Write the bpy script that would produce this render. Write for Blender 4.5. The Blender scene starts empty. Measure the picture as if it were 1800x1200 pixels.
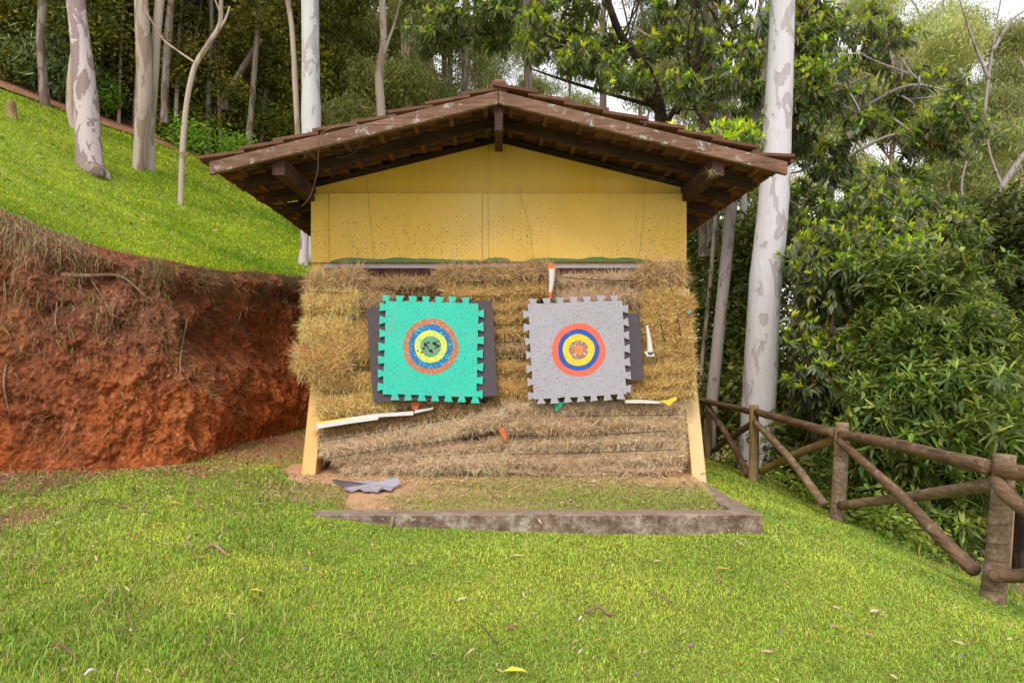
import bpy, bmesh, math, random
import numpy as np
from mathutils import Vector, Matrix
random.seed(7); RNG = np.random.default_rng(7)
R = math.radians

# ------------------------------------------------------------------ camera, sky, sun, exposure
scn = bpy.context.scene
cam_d = bpy.data.cameras.new('camera'); cam = bpy.data.objects.new('camera', cam_d)
scn.collection.objects.link(cam); scn.camera = cam
cam.location = (0, 0, 1.5); cam.rotation_euler = (R(90), 0, 0)
cam_d.sensor_width = 36; cam_d.lens = 24; cam_d.shift_x = 24/1800; cam_d.shift_y = 40/1800
cam_d.clip_start = .05; cam_d.clip_end = 2000
SUN_EL, SUN_AZ = R(44), R(198)          # azimuth measured clockwise from +Y
w = bpy.data.worlds.new('World'); scn.world = w; w.use_nodes = True
nt = w.node_tree; bg = nt.nodes['Background']
sky = nt.nodes.new('ShaderNodeTexSky'); sky.sky_type = 'NISHITA'; sky.sun_disc = False
sky.sun_elevation = SUN_EL; sky.sun_rotation = SUN_AZ; sky.dust_density = 4; sky.air_density = 1.0
mx = nt.nodes.new('ShaderNodeMix'); mx.data_type = 'RGBA'; mx.inputs[0].default_value = .80
mx.inputs[7].default_value = (8.5, 8.3, 8.8, 1)     # the overcast cloud sheet
nt.links.new(sky.outputs[0], mx.inputs[6]); nt.links.new(mx.outputs[2], bg.inputs[0])
bg.inputs[1].default_value = .125
sd = bpy.data.lights.new('sun', 'SUN'); sun = bpy.data.objects.new('sun', sd); scn.collection.objects.link(sun)
sd.energy = 1.5; sd.angle = R(22); sd.color = (1, .92, .78)
sdir = Vector((math.sin(SUN_AZ)*math.cos(SUN_EL), math.cos(SUN_AZ)*math.cos(SUN_EL), math.sin(SUN_EL)))
sun.rotation_euler = sdir.to_track_quat('Z', 'Y').to_euler()
scn.view_settings.view_transform = 'Standard'; scn.view_settings.look = 'None'
scn.view_settings.exposure = 0.5; scn.view_settings.gamma = 1; scn.view_settings.use_curve_mapping = False
scn.render.engine = 'CYCLES'
scn.cycles.max_bounces = 6; scn.cycles.transparent_max_bounces = 4; scn.cycles.use_denoising = True

# ------------------------------------------------------------------ helpers
COL = scn.collection
def P(px, py, Y): return Vector(((px-876)*Y/1200, Y, 1.5+(640-py)*Y/1200))
def tag(o, label=None, cat=None, group=None, kind=None):
    if label: o['label'] = label
    if cat: o['category'] = cat
    if group: o['group'] = group
    if kind: o['kind'] = kind
    return o
def empty(name, loc, label, cat, group=None):
    o = bpy.data.objects.new(name, None); COL.objects.link(o); o.location = loc
    o.empty_display_size = .1
    return tag(o, label, cat, group)
def link(name, me, mat=None, parent=None, loc=None):
    o = bpy.data.objects.new(name, me); COL.objects.link(o)
    if mat is not None and not me.materials:
        for m in (mat if isinstance(mat, (list, tuple)) else [mat]): me.materials.append(m)
    if parent is not None:
        o.parent = parent
        if loc is None: o.matrix_parent_inverse = Matrix.Translation(-parent.location)
    if loc is not None: o.location = loc
    return o
def tri_mesh(name, V, F, cols=None, smooth=False):
    V = np.ascontiguousarray(V, dtype=np.float32); F = np.ascontiguousarray(F, dtype=np.int32)
    me = bpy.data.meshes.new(name); k = F.shape[1]
    me.vertices.add(len(V)); me.vertices.foreach_set('co', V.ravel())
    me.loops.add(F.size); me.loops.foreach_set('vertex_index', F.ravel())
    me.polygons.add(len(F)); me.polygons.foreach_set('loop_start', np.arange(0, F.size, k, dtype=np.int32))
    if smooth: me.polygons.foreach_set('use_smooth', np.ones(len(F), bool))
    me.update(calc_edges=True)
    if cols is not None:
        a = me.color_attributes.new('col', 'FLOAT_COLOR', 'POINT')
        c = np.ones((len(V), 4), np.float32); c[:, :3] = cols; a.data.foreach_set('color', c.ravel())
    return me
def _h(i, j, k, s):
    n = (i.astype(np.int64)*374761393 + j.astype(np.int64)*668265263 + k.astype(np.int64)*1274126177 + s*974634777) & 0xffffffff
    n = ((n ^ (n >> 13))*1274126177) & 0xffffffff
    n = n ^ (n >> 16)
    return (n & 0xffff)/65535.
def vn(x, y, z, s=0):
    x, y, z = np.broadcast_arrays(np.asarray(x, float), np.asarray(y, float), np.asarray(z, float))
    i, j, k = np.floor(x), np.floor(y), np.floor(z); u, v, t = x-i, y-j, z-k
    u, v, t = [a*a*(3-2*a) for a in (u, v, t)]
    r = 0
    for a in (0, 1):
        for b in (0, 1):
            for c in (0, 1):
                r = r + _h(i+a, j+b, k+c, s)*(u if a else 1-u)*(v if b else 1-v)*(t if c else 1-t)
    return r*2-1
def fbm(x, y, z=0., s=0, o=4):
    r = 0; a = 1; f = 1; tot = 0
    for q in range(o):
        r = r + a*vn(np.asarray(x)*f, np.asarray(y)*f, np.asarray(z)*f, s+q*17); tot += a; a *= .5; f *= 2.03
    return r/tot

# ---- materials
def mat(name, rough=.85, spec=.3):
    m = bpy.data.materials.new(name); m.use_nodes = True; b = m.node_tree.nodes['Principled BSDF']
    b.inputs['Roughness'].default_value = rough; b.inputs['Specular IOR Level'].default_value = spec
    return m, m.node_tree, b
def node(t, typ, **kw):
    n = t.nodes.new(typ)
    for k, v in kw.items():
        if k.startswith('i'):
            key = k[1:]
            n.inputs[int(key) if key.isdigit() else key].default_value = v
        else: setattr(n, k, v)
    return n
def coords(t, scale=(1, 1, 1), obj=True):
    tc = node(t, 'ShaderNodeTexCoord'); mp = node(t, 'ShaderNodeMapping'); mp.inputs['Scale'].default_value = scale
    t.links.new(tc.outputs['Object'], mp.inputs[0]); return mp.outputs[0]
def noise(t, vec, scale, detail=6, rough=.6, dist=0):
    n = node(t, 'ShaderNodeTexNoise'); n.inputs['Scale'].default_value = scale; n.inputs['Detail'].default_value = detail
    n.inputs['Roughness'].default_value = rough; n.inputs['Distortion'].default_value = dist
    t.links.new(vec, n.inputs['Vector']); return n.outputs['Fac']
def ramp(t, fac, stops):
    r = node(t, 'ShaderNodeValToRGB'); e = r.color_ramp.elements
    while len(e) < len(stops): e.new(.5)
    for el, (p, c) in zip(e, stops):
        el.position = p; el.color = (c, c, c, 1) if isinstance(c, (int, float)) else (*c, 1)
    t.links.new(fac, r.inputs[0]); return r.outputs[0]
def mixc(t, fac, a, b, mode='MIX'):
    m = node(t, 'ShaderNodeMix', data_type='RGBA', blend_type=mode)
    for k, v in ((0, fac), (6, a), (7, b)):
        if isinstance(v, (int, float)): m.inputs[k].default_value = v
        elif isinstance(v, tuple): m.inputs[k].default_value = (*v, 1)
        else: t.links.new(v, m.inputs[k])
    return m.outputs[2]
def math_(t, op, a, b=0.):
    m = node(t, 'ShaderNodeMath', operation=op)
    for k, v in ((0, a), (1, b)):
        if isinstance(v, (int, float)): m.inputs[k].default_value = v
        else: t.links.new(v, m.inputs[k])
    return m.outputs[0]
def bump(t, b, h, strength=.5, dist=.02):
    n = node(t, 'ShaderNodeBump'); n.inputs['Strength'].default_value = strength; n.inputs['Distance'].default_value = dist
    t.links.new(h, n.inputs['Height']); t.links.new(n.outputs[0], b.inputs['Normal'])
def base(t, b, c): t.links.new(c, b.inputs['Base Color'])
def xz(t, v):
    a = node(t, 'ShaderNodeSeparateXYZ'); b = node(t, 'ShaderNodeCombineXYZ'); t.links.new(v, a.inputs[0]); t.links.new(a.outputs[0], b.inputs[0]); t.links.new(a.outputs[2], b.inputs[1]); return b.outputs[0]
def objrand(t): return node(t, 'ShaderNodeObjectInfo').outputs['Random']

def mat_attr(name, rough=.6, spec=.3, transl=0., noise_amt=0.):
    m, t, b = mat(name, rough, spec)
    a = node(t, 'ShaderNodeAttribute', attribute_name='col'); c = a.outputs['Color']
    base(t, b, c)
    if transl:
        tr = node(t, 'ShaderNodeBsdfTranslucent'); c2 = mixc(t, 1., c, (1.0, 1.0, .55), 'MULTIPLY'); t.links.new(c2, tr.inputs[0])
        ms = node(t, 'ShaderNodeMixShader'); ms.inputs[0].default_value = transl
        t.links.new(b.outputs[0], ms.inputs[1]); t.links.new(tr.outputs[0], ms.inputs[2])
        t.links.new(ms.outputs[0], t.nodes['Material Output'].inputs[0])
    return m
M = {}
M['leaf'] = mat_attr('leaf', .38, .42, .42)
M['fineleaf'] = mat_attr('fineleaf', .5, .4, .36)
M['grass'] = mat_attr('grass', .5, .3, .25)
M['straw'] = mat_attr('straw', .7, .3, .1)
M['litter'] = mat_attr('litter', .7, .2, 0)

def wood(name, c1, c2, lichen=0., grain=(1, 14, 14), lic=(.55, .55, .5), bs=.5):
    m, t, b = mat(name, .8, .25)
    v = coords(t, grain); n = noise(t, v, 3.2, 8, .65, .3)
    c = ramp(t, n, [(.3, c1), (.7, c2)])
    v2 = coords(t); n3 = noise(t, v2, 3, 4, .6)
    c = mixc(t, ramp(t, n3, [(.35, 0.), (.7, .6)]), c, tuple(x*.45 for x in c1))
    if lichen:
        n2 = noise(t, v2, 9, 8, .75, .4); c = mixc(t, ramp(t, n2, [(.62-lichen, 0.), (.70-lichen, .85)]), c, lic)
    base(t, b, c); bump(t, b, n, bs, .02); return m
M['beam'] = wood('beam', (.045, .022, .018), (.13, .07, .055), .0, (14, 1, 14))
M['rafter'] = wood('rafter', (.035, .018, .014), (.10, .055, .04), 0, (1, 14, 14))
M['barge'] = wood('barge', (.13, .062, .04), (.33, .195, .135), .07, (1, 14, 14), (.42, .42, .38))
M['beamend'] = wood('beamend', (.10, .07, .05), (.25, .2, .17), .2, (5, 5, 5), (.5, .5, .44))
M['batten'] = wood('batten', (.15, .07, .04), (.34, .2, .12), 0, (14, 1, 14))
M['log_dark'] = wood('log_dark', (.09, .05, .028), (.32, .20, .12), .04, (9, 1, 9), (.30, .25, .2))
M['log_post'] = wood('log_post', (.20, .13, .06), (.50, .37, .19), 0.02, (9, 9, 1), (.36, .33, .2))
M['log_grey'] = wood('log_grey', (.14, .09, .055), (.40, .29, .18), .08, (9, 1, 9), (.36, .31, .22))
M['slat'] = wood('slat', (.07, .02, .018), (.13, .045, .04), 0, (14, 14, 1))
M['twig'] = wood('twig', (.2, .13, .08), (.42, .3, .2), 0, (3, 3, 3))

def bark(name, pale, patch, thr=.52, sc=3.0, dark=(.12, .09, .08), zs=.45, dt=.68, foot=None):
    m, t, b = mat(name, .75, .2)
    v = coords(t, (1, 1, zs)); n = noise(t, v, sc, 7, .55, .8)
    f = ramp(t, n, [(thr, 0.), (thr+.02, 1.)])
    v1 = coords(t, (1, 1, .12)); n1 = noise(t, v1, 18, 6, .7)
    p = mixc(t, n1, tuple(x*.82 for x in pale), tuple(min(1, x*1.12) for x in pale))
    q = mixc(t, n1, tuple(x*.75 for x in patch), tuple(x*1.25 for x in patch))
    c = mixc(t, f, p, q)
    vo = node(t, 'ShaderNodeTexVoronoi'); vo.inputs['Scale'].default_value = 5.5; t.links.new(coords(t, (1, 1, .8)), vo.inputs['Vector'])
    n2 = noise(t, v, 9, 3, .5)
    k = math_(t, 'MULTIPLY', ramp(t, vo.outputs['Distance'], [(.06, 1.), (.10, 0.)]), ramp(t, n2, [(.5, 0.), (.55, 1.)]))
    c = mixc(t, k, c, dark)
    n4 = noise(t, coords(t, (1, 1, .3)), 2.2, 6, .7)
    c = mixc(t, ramp(t, n4, [(dt, 0.), (dt+.12, .7)]), c, tuple(x*.5 for x in patch))
    base(t, b, c); bump(t, b, math_(t, 'SUBTRACT', n1, math_(t, 'MULTIPLY', f, .5)), .7, .025); return m
M['gum'] = bark('gum', (.60, .585, .63), (.42, .385, .41), .56, 4.6)
M['gum_left'] = bark('gum_left', (.56, .48, .49), (.30, .22, .22), .51, 5, dt=.6)
M['gum_cream'] = bark('gum_cream', (.46, .38, .32), (.30, .23, .18), .55, 5, zs=.2)
M['bark_grey'] = bark('bark_grey', (.28, .23, .2), (.15, .11, .09), .5, 6, zs=.25)
M['bark_brown'] = bark('bark_brown', (.36, .31, .30), (.22, .17, .16), .6, 5)
M['bark_dark'] = bark('bark_dark', (.10, .07, .05), (.05, .035, .03), .5, 6)

def plaster(name, c, holes=True):
    m, t, b = mat(name, .7, .25)
    v = coords(t); n = noise(t, v, 2.2, 5, .6)
    col = mixc(t, n, tuple(x*.9 for x in c), tuple(min(1, x*1.08) for x in c))
    st = noise(t, coords(t, (1, 1, .12)), 7, 6, .7); col = mixc(t, ramp(t, st, [(.5, 0.), (.85, .45)]), col, tuple(x*.6 for x in c)); n9 = noise(t, v, .9, 4, .6); col = mixc(t, ramp(t, n9, [(.4, 0.), (.75, .35)]), col, (.86, .70, .38))
    n3 = noise(t, v, 60, 3, .6); col = mixc(t, .12, col, n3, 'OVERLAY')
    # soil splash: dull film rising from below, browner near the eaves edge
    if holes:
        sep = node(t, 'ShaderNodeSeparateXYZ'); t.links.new(v, sep.inputs[0])
        for sc, r, thr in ((34, .16, 0), (20, .12, 0)):
            vo = node(t, 'ShaderNodeTexVoronoi', voronoi_dimensions='2D'); vo.inputs['Scale'].default_value = sc; t.links.new(xz(t, v), vo.inputs['Vector'])
            hs = node(t, 'ShaderNodeSeparateColor'); t.links.new(vo.outputs['Color'], hs.inputs[0])
            # more holes lower down (arrow misses)
            dens = math_(t, 'MULTIPLY_ADD', sep.outputs[2], -.75); dens.node.inputs[2].default_value = 2.45
            pr = math_(t, 'LESS_THAN', hs.outputs[0], math_(t, 'MAXIMUM', dens, .03))
            k = math_(t, 'MULTIPLY', ramp(t, vo.outputs['Distance'], [(r*.75, 1.), (r, 0.)]), pr)
            n2 = noise(t, v, 1.3, 2, .5); k = math_(t, 'MULTIPLY', k, ramp(t, n2, [(.38, 0.), (.5, 1.)]))
            col = mixc(t, k, col, (.10, .055, .03))
    base(t, b, col); bump(t, b, n3, .12, .01); return m
M['yellow'] = plaster('yellow', (.86, .55, .11), True)
M['yellow_gable'] = plaster('yellow_gable', (.84, .51, .07), False)
M['yellow_pale'] = plaster('yellow_pale', (.72, .52, .26), False)
M['yellow_orange'] = plaster('yellow_orange', (.70, .40, .12), False)
def flat(name, c, rough=.7, spec=.3, var=.1, sc=20, bs=.1):
    m, t, b = mat(name, rough, spec); v = coords(t); n = noise(t, v, sc, 5, .6)
    base(t, b, mixc(t, n, tuple(x*(1-var*2) for x in c), tuple(min(1, x*(1+var)) for x in c))); bump(t, b, n, bs, .01); return m
M['white_strip'] = flat('white_strip', (.52, .48, .5), var=.15)
M['green_paint'] = flat('green_paint', (.12, .24, .09), var=.15)
M['foam_white'] = flat('foam_white', (.62, .60, .56), var=.1)
M['foam_yellow'] = flat('foam_yellow', (.75, .55, .05), var=.15)
M['foam_green'] = flat('foam_green', (.02, .48, .30), var=.1)
M['foam_blue'] = flat('foam_blue', (.03, .42, .55), var=.1)
M['foam_orange'] = flat('foam_orange', (.65, .16, .05), var=.15)
M['foam_grey'] = flat('foam_grey', (.40, .36, .42), var=.12, sc=8)
M['foam_dark'] = flat('foam_dark', (.085, .068, .078), .8, var=.12, sc=14)
M['plastic_dark'] = flat('plastic_dark', (.12, .10, .11), .45, var=.2)
M['wire'] = flat('wire', (.06, .05, .045), .6)
M['twine'] = flat('twine', (.035, .025, .018), .9)
M['brickbase'] = flat('brickbase', (.58, .25, .10), .8, var=.2, sc=6)

def mat_foam(name, c, ring=None):
    """closed-cell foam peppered with arrow holes"""
    m, t, b = mat(name, .55, .3); v = coords(t)
    n = noise(t, v, 45, 3, .6); n0 = noise(t, v, 3, 3, .6)
    col = mixc(t, n0, tuple(x*.92 for x in c), tuple(min(1, x*1.06) for x in c))
    k = None
    for sc, r, p in ((60, .20, .22), (36, .15, .30)):
        vo = node(t, 'ShaderNodeTexVoronoi', voronoi_dimensions='2D'); vo.inputs['Scale'].default_value = sc; t.links.new(xz(t, v), vo.inputs['Vector'])
        hs = node(t, 'ShaderNodeSeparateColor'); t.links.new(vo.outputs['Color'], hs.inputs[0])
        kk = math_(t, 'MULTIPLY', ramp(t, vo.outputs['Distance'], [(r*.7, 1.), (r, 0.)]), math_(t, 'LESS_THAN', hs.outputs[0], math_(t, 'MULTIPLY', ramp(t, noise(t, v, 3.1, 2, .5), [(.35, .3), (.6, 1.)]), p*1.7)))
        k = kk if k is None else math_(t, 'MAXIMUM', k, kk)
    col = mixc(t, k, col, tuple(x*.16+.01 for x in c))
    if ring:
        wc, thr = ring
        n5 = noise(t, v, 55, 4, .7); col = mixc(t, ramp(t, n5, [(thr, 0.), (thr+.03, 1.)]), col, wc)
    nd = noise(t, v, 4.5, 7, .7, .5); col = mixc(t, ramp(t, nd, [(.52, 0.), (.8, .45)]), col, (.30, .24, .16))
    base(t, b, col); bump(t, b, math_(t, 'SUBTRACT', n, math_(t, 'MULTIPLY', k, 3)), .3, .004); return m
TEAL, GREYM = (.025, .50, .375), (.35, .34, .385)
M['teal'] = mat_foam('teal', TEAL); M['greymat'] = mat_foam('greymat', GREYM)
for nm, c, bc, thr in (('t_red', (.50, .13, .05), TEAL, .57), ('t_blue', (.01, .13, .42), TEAL, .55), ('t_yel', (.72, .68, .05), TEAL, .55),
                  ('t_core', (.07, .33, .17), (.35, .22, .2), .55), ('g_red', (.72, .13, .07), (.5, .4, .4), .66),
                  ('g_blue', (.01, .08, .38), (.35, .4, .5), .66), ('g_yel', (.80, .55, .03), (.6, .5, .3), .66),
                  ('g_brown', (.32, .14, .10), (.5, .45, .42), .54), ('g_org', (.70, .22, .05), (.4, .2, .12), .56)):
    M[nm] = mat_foam(nm, c, (bc, thr))

def mat_straw(name, c1, c2, c3):
    m, t, b = mat(name, .8, .2)
    v = coords(t, (1, 1, .28)); n = noise(t, v, 70, 6, .75, 1.2); v2 = coords(t); n2 = noise(t, v2, 5, 5, .65, .5)
    c = ramp(t, n, [(.3, c1), (.52, c2), (.72, c3)])
    c = mixc(t, ramp(t, n2, [(.4, 0.), (.75, .7)]), c, c1)
    base(t, b, c); bump(t, b, n, 1., .03); return m
M['hay_gold'] = mat_straw('hay_gold', (.24, .12, .03), (.62, .36, .11), (.90, .60, .25))
M['hay_brown'] = mat_straw('hay_brown', (.16, .09, .05), (.42, .27, .13), (.68, .48, .26))
M['hay_grey'] = mat_straw('hay_grey', (.34, .20, .12), (.68, .46, .30), (.90, .70, .50))

def mat_tile():
    m, t, b = mat('tile', .85, .2); v = coords(t); r = objrand(t)
    n = noise(t, v, 7, 6, .65); c = ramp(t, n, [(.3, (.09, .045, .03)), (.7, (.24, .12, .07))])
    c = mixc(t, math_(t, 'MULTIPLY', r, .6), c, (.12, .05, .035))
    geo = node(t, 'ShaderNodeNewGeometry'); sp = node(t, 'ShaderNodeSeparateXYZ'); t.links.new(geo.outputs['Normal'], sp.inputs[0])
    n2 = noise(t, v, 16, 6, .7)
    up = math_(t, 'MULTIPLY', ramp(t, sp.outputs[2], [(.5, 0.), (.8, 1.)]), ramp(t, n2, [(.42, 0.), (.58, 1.)]))
    c = mixc(t, up, c, (.33, .28, .13)); base(t, b, c); bump(t, b, n2, .4, .01); return m
M['tile'] = mat_tile()

def mat_ground(name, g1, g2, soil1, soil2):
    m, t, b = mat(name, .95, .1)
    a = node(t, 'ShaderNodeAttribute', attribute_name='col'); s = node(t, 'ShaderNodeSeparateColor'); t.links.new(a.outputs['Color'], s.inputs[0])
    v = coords(t); n = noise(t, v, 40, 6, .7); n2 = noise(t, v, 6, 6, .7)
    g = mixc(t, n, g1, g2); so = mixc(t, n2, soil1, soil2)
    if name == 'lawn':
        sx = node(t, 'ShaderNodeSeparateXYZ'); t.links.new(v, sx.inputs[0]); so = mixc(t, ramp(t, math_(t, 'MULTIPLY_ADD', sx.outputs[0], -.7), [(.0, 0.), (1., 1.)]), so, mixc(t, n2, (.15, .065, .04), (.34, .19, .11)))
        [q for q in t.nodes if q.type == 'MATH' and q.operation == 'MULTIPLY_ADD'][-1].inputs[2].default_value = -1.3
    so = mixc(t, .35, so, n, 'OVERLAY')
    f = math_(t, 'ADD', s.outputs[0], math_(t, 'MULTIPLY', math_(t, 'SUBTRACT', n, .5), .8))
    base(t, b, mixc(t, ramp(t, f, [(.35, 0.), (.65, 1.)]), g, so)); bump(t, b, n, .8, .02); return m
M['lawn'] = mat_ground('lawn', (.13, .17, .025), (.30, .36, .06), (.40, .21, .12), (.60, .39, .23))
M['hilllawn'] = mat_ground('hilllawn', (.18, .25, .03), (.38, .46, .06), (.20, .09, .055), (.36, .19, .12))
M['pad'] = mat_ground('pad', (.24, .24, .06), (.46, .42, .17), (.48, .25, .14), (.68, .44, .27))

def mat_bank():
    m, t, b = mat('earth', .95, .08); v = coords(t)
    a = node(t, 'ShaderNodeAttribute', attribute_name='col')
    n = noise(t, v, 22, 8, .75); n2 = noise(t, coords(t, (1, 1, .35)), 9, 6, .7, .6)
    c = mixc(t, .75, a.outputs['Color'], ramp(t, n2, [(.3, .25), (.7, .8)]), 'OVERLAY')
    c = mixc(t, .6, c, ramp(t, n, [(.3, .25), (.72, .8)]), 'OVERLAY')
    vo = node(t, 'ShaderNodeTexVoronoi'); vo.inputs['Scale'].default_value = 26; t.links.new(v, vo.inputs['Vector'])
    base(t, b, c); bump(t, b, math_(t, 'ADD', math_(t, 'ADD', n, n2), math_(t, 'MULTIPLY', vo.outputs['Distance'], .8)), 1., .06); return m
M['bank'] = mat_bank()
def mat_concrete():
    m, t, b = mat('concrete', .9, .15); v = coords(t); n = noise(t, v, 8, 8, .78, .2); n2 = noise(t, v, 28, 6, .7)
    c = ramp(t, n, [(.36, (.09, .06, .045)), (.5, (.22, .16, .12)), (.64, (.42, .37, .32))])
    c = mixc(t, ramp(t, n2, [(.58, 0.), (.68, .8)]), c, (.48, .42, .30))
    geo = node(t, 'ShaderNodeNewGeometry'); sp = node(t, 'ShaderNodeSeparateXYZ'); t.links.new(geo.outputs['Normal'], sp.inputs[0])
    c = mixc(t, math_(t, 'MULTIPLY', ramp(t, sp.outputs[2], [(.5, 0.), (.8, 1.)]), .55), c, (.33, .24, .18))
    base(t, b, c); bump(t, b, n2, .6, .02); return m
M['concrete'] = mat_concrete()
M['path'] = flat('path', (.40, .19, .12), .95, var=.2, sc=5)

# ---- mesh builders
def box_vf(x0, x1, y0, y1, z0, z1):
    v = [(x, y, z) for x in (x0, x1) for y in (y0, y1) for z in (z0, z1)]
    f = [(0, 1, 3, 2), (4, 6, 7, 5), (0, 4, 5, 1), (2, 3, 7, 6), (0, 2, 6, 4), (1, 5, 7, 3)]
    return v, f
def mesh(name, v, f, smooth=False, bev=0):
    me = bpy.data.meshes.new(name); me.from_pydata([tuple(q) for q in v], [], f)
    bm = bmesh.new(); bm.from_mesh(me)
    if bev: bmesh.ops.bevel(bm, geom=bm.edges[:], offset=bev, segments=1, affect='EDGES')
    bmesh.ops.recalc_face_normals(bm, faces=bm.faces[:]); bm.to_mesh(me); bm.free()
    if smooth: me.polygons.foreach_set('use_smooth', np.ones(len(me.polygons), bool))
    me.update(); return me
def box(name, x0, x1, y0, y1, z0, z1, m, parent=None, bev=.004):
    v, f = box_vf(x0, x1, y0, y1, z0, z1); return link(name, mesh(name, v, f, bev=bev), m, parent)
def prism(name, pts, d, m, parent=None, bev=0):
    """extrude a closed 3-D polygon by vector d"""
    n = len(pts); d = Vector(d); v = [Vector(p) for p in pts]+[Vector(p)+d for p in pts]
    f = [tuple(range(n)), tuple(range(2*n-1, n-1, -1))]+[(i, (i+1) % n, n+(i+1) % n, n+i) for i in range(n)]
    return link(name, mesh(name, v, f, bev=bev), m, parent)
def tube_vf(pts, rad, sides=10, rough=0., seed=0, sub=6, flat_end=False):
    pts = [Vector(p) for p in pts]; Q = []; RR = []
    n = len(pts)
    for i in range(n-1):
        p0 = pts[max(i-1, 0)]; p1 = pts[i]; p2 = pts[i+1]; p3 = pts[min(i+2, n-1)]
        for k in range(sub):
            t = k/sub
            Q.append(.5*((2*p1)+(p2-p0)*t+(2*p0-5*p1+4*p2-p3)*t*t+(3*p1-p0-3*p2+p3)*t**3)); RR.append(rad[i]*(1-t)+rad[i+1]*t)
    Q.append(pts[-1]); RR.append(rad[-1])
    V = []; F = []; ref = Vector((.31, .17, .93))
    d0 = (Q[-1]-Q[0]).normalized()
    if abs(d0.dot(ref)) > .85: ref = Vector((1, .1, 0))
    for i, q in enumerate(Q):
        d = (Q[min(i+1, len(Q)-1)]-Q[max(i-1, 0)]).normalized(); a = d.cross(ref).normalized(); b2 = d.cross(a)
        for s in range(sides):
            an = 2*math.pi*s/sides; dv = a*math.cos(an)+b2*math.sin(an)
            r = RR[i]
            if rough: r *= 1+rough*float(fbm(q.x*3+dv.x*1.2+seed, q.y*3+dv.y*1.2, q.z*2+dv.z*1.2, seed, 3))
            V.append(q+dv*r)
    for i in range(len(Q)-1):
        for s in range(sides):
            a = i*sides+s; b2 = i*sides+(s+1) % sides; F.append((a, b2, b2+sides, a+sides))
    V.append(Q[0]); V.append(Q[-1]); c0 = len(V)-2
    for s in range(sides):
        F.append((c0, (s+1) % sides, s)); a = (len(Q)-1)*sides; F.append((c0+1, a+s, a+(s+1) % sides))
    return V, F
def tube(name, pts, rad, m, parent=None, **k):
    v, f = tube_vf(pts, rad, **k); return link(name, mesh(name, v, f, True), m, parent)
def tubes(name, lst, m, parent=None, **k):
    V = []; F = []
    for pts, rad in lst:
        v, f = tube_vf(pts, rad, **k); o = len(V); V += v; F += [tuple(i+o for i in q) for q in f]
    return link(name, mesh(name, V, F, True), m, parent)

def rot_from_axis(ax, spin):
    """N rotation matrices whose local z is ax, spun about it"""
    ax = ax/np.linalg.norm(ax, axis=1, keepdims=True)
    ref = np.where(np.abs(ax[:, 2:3]) > .9, np.array([[1., 0, 0]]), np.array([[0, 0, 1.]]))
    a = np.cross(ref, ax); a /= np.linalg.norm(a, axis=1, keepdims=True); b = np.cross(ax, a)
    c, s = np.cos(spin)[:, None], np.sin(spin)[:, None]
    x = a*c+b*s; y = -a*s+b*c
    return np.stack([x, y, ax], axis=2)
def scatter(name, tv, tf, tc, pos, Rm, sc, tint):
    tv = np.asarray(tv, float); tf = np.asarray(tf); n = len(pos); k = len(tv)
    V = np.einsum('nij,kj->nki', Rm, tv)*sc[:, None, None]+pos[:, None, :]
    F = tf[None]+(np.arange(n)*k)[:, None, None]
    C = (np.asarray(tc)[None] if tc is not None else 1.)*tint[:, None, :]*np.ones((n, k, 1))
    return tri_mesh(name, V.reshape(-1, 3), F.reshape(-1, tf.shape[1]), C.reshape(-1, 3))

def leaf_local(L, W, droop, fold=.25):
    """leaf along +x; 6 verts 4 tris"""
    v = np.array([[0, 0, 0], [.4*L, W/2, fold*W/2], [.4*L, -W/2, fold*W/2], [.45*L, 0, -.0], [.8*L, W*.3, fold*W*.2-droop*L*.35], [L, 0, -droop*L*.8]])
    v[3, 2] = -droop*L*.12; v[1, 2] -= droop*L*.1; v[2, 2] -= droop*L*.1
    v = np.vstack([v, [[.8*L, -W*.3, fold*W*.2-droop*L*.35]]])
    f = np.array([[0, 3, 1], [0, 2, 3], [3, 4, 1], [3, 2, 6], [3, 6, 5], [3, 5, 4]])
    return v, f
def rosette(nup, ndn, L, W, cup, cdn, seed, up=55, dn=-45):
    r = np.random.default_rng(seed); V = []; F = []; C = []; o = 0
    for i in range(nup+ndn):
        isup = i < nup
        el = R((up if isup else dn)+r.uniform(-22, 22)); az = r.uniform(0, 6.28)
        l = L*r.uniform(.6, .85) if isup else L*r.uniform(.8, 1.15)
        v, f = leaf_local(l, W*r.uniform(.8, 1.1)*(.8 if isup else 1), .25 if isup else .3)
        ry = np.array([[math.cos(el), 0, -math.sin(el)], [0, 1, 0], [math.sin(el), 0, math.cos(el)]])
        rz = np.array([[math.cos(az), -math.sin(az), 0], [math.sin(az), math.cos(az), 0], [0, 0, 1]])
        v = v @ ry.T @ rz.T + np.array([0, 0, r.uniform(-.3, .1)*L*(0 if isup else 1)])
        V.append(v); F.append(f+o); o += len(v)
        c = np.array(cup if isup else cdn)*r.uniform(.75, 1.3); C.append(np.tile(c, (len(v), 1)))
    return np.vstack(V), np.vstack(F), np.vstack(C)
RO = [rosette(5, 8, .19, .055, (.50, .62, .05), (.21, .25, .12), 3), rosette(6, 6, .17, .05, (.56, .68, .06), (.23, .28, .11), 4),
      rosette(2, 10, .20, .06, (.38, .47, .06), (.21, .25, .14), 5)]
RM = [rosette(5, 9, .24, .055, (.36, .46, .09), (.14, .20, .05), 13, 30, -20), rosette(4, 9, .22, .055, (.40, .50, .11), (.16, .22, .055), 14, 35, -15)]
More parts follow.
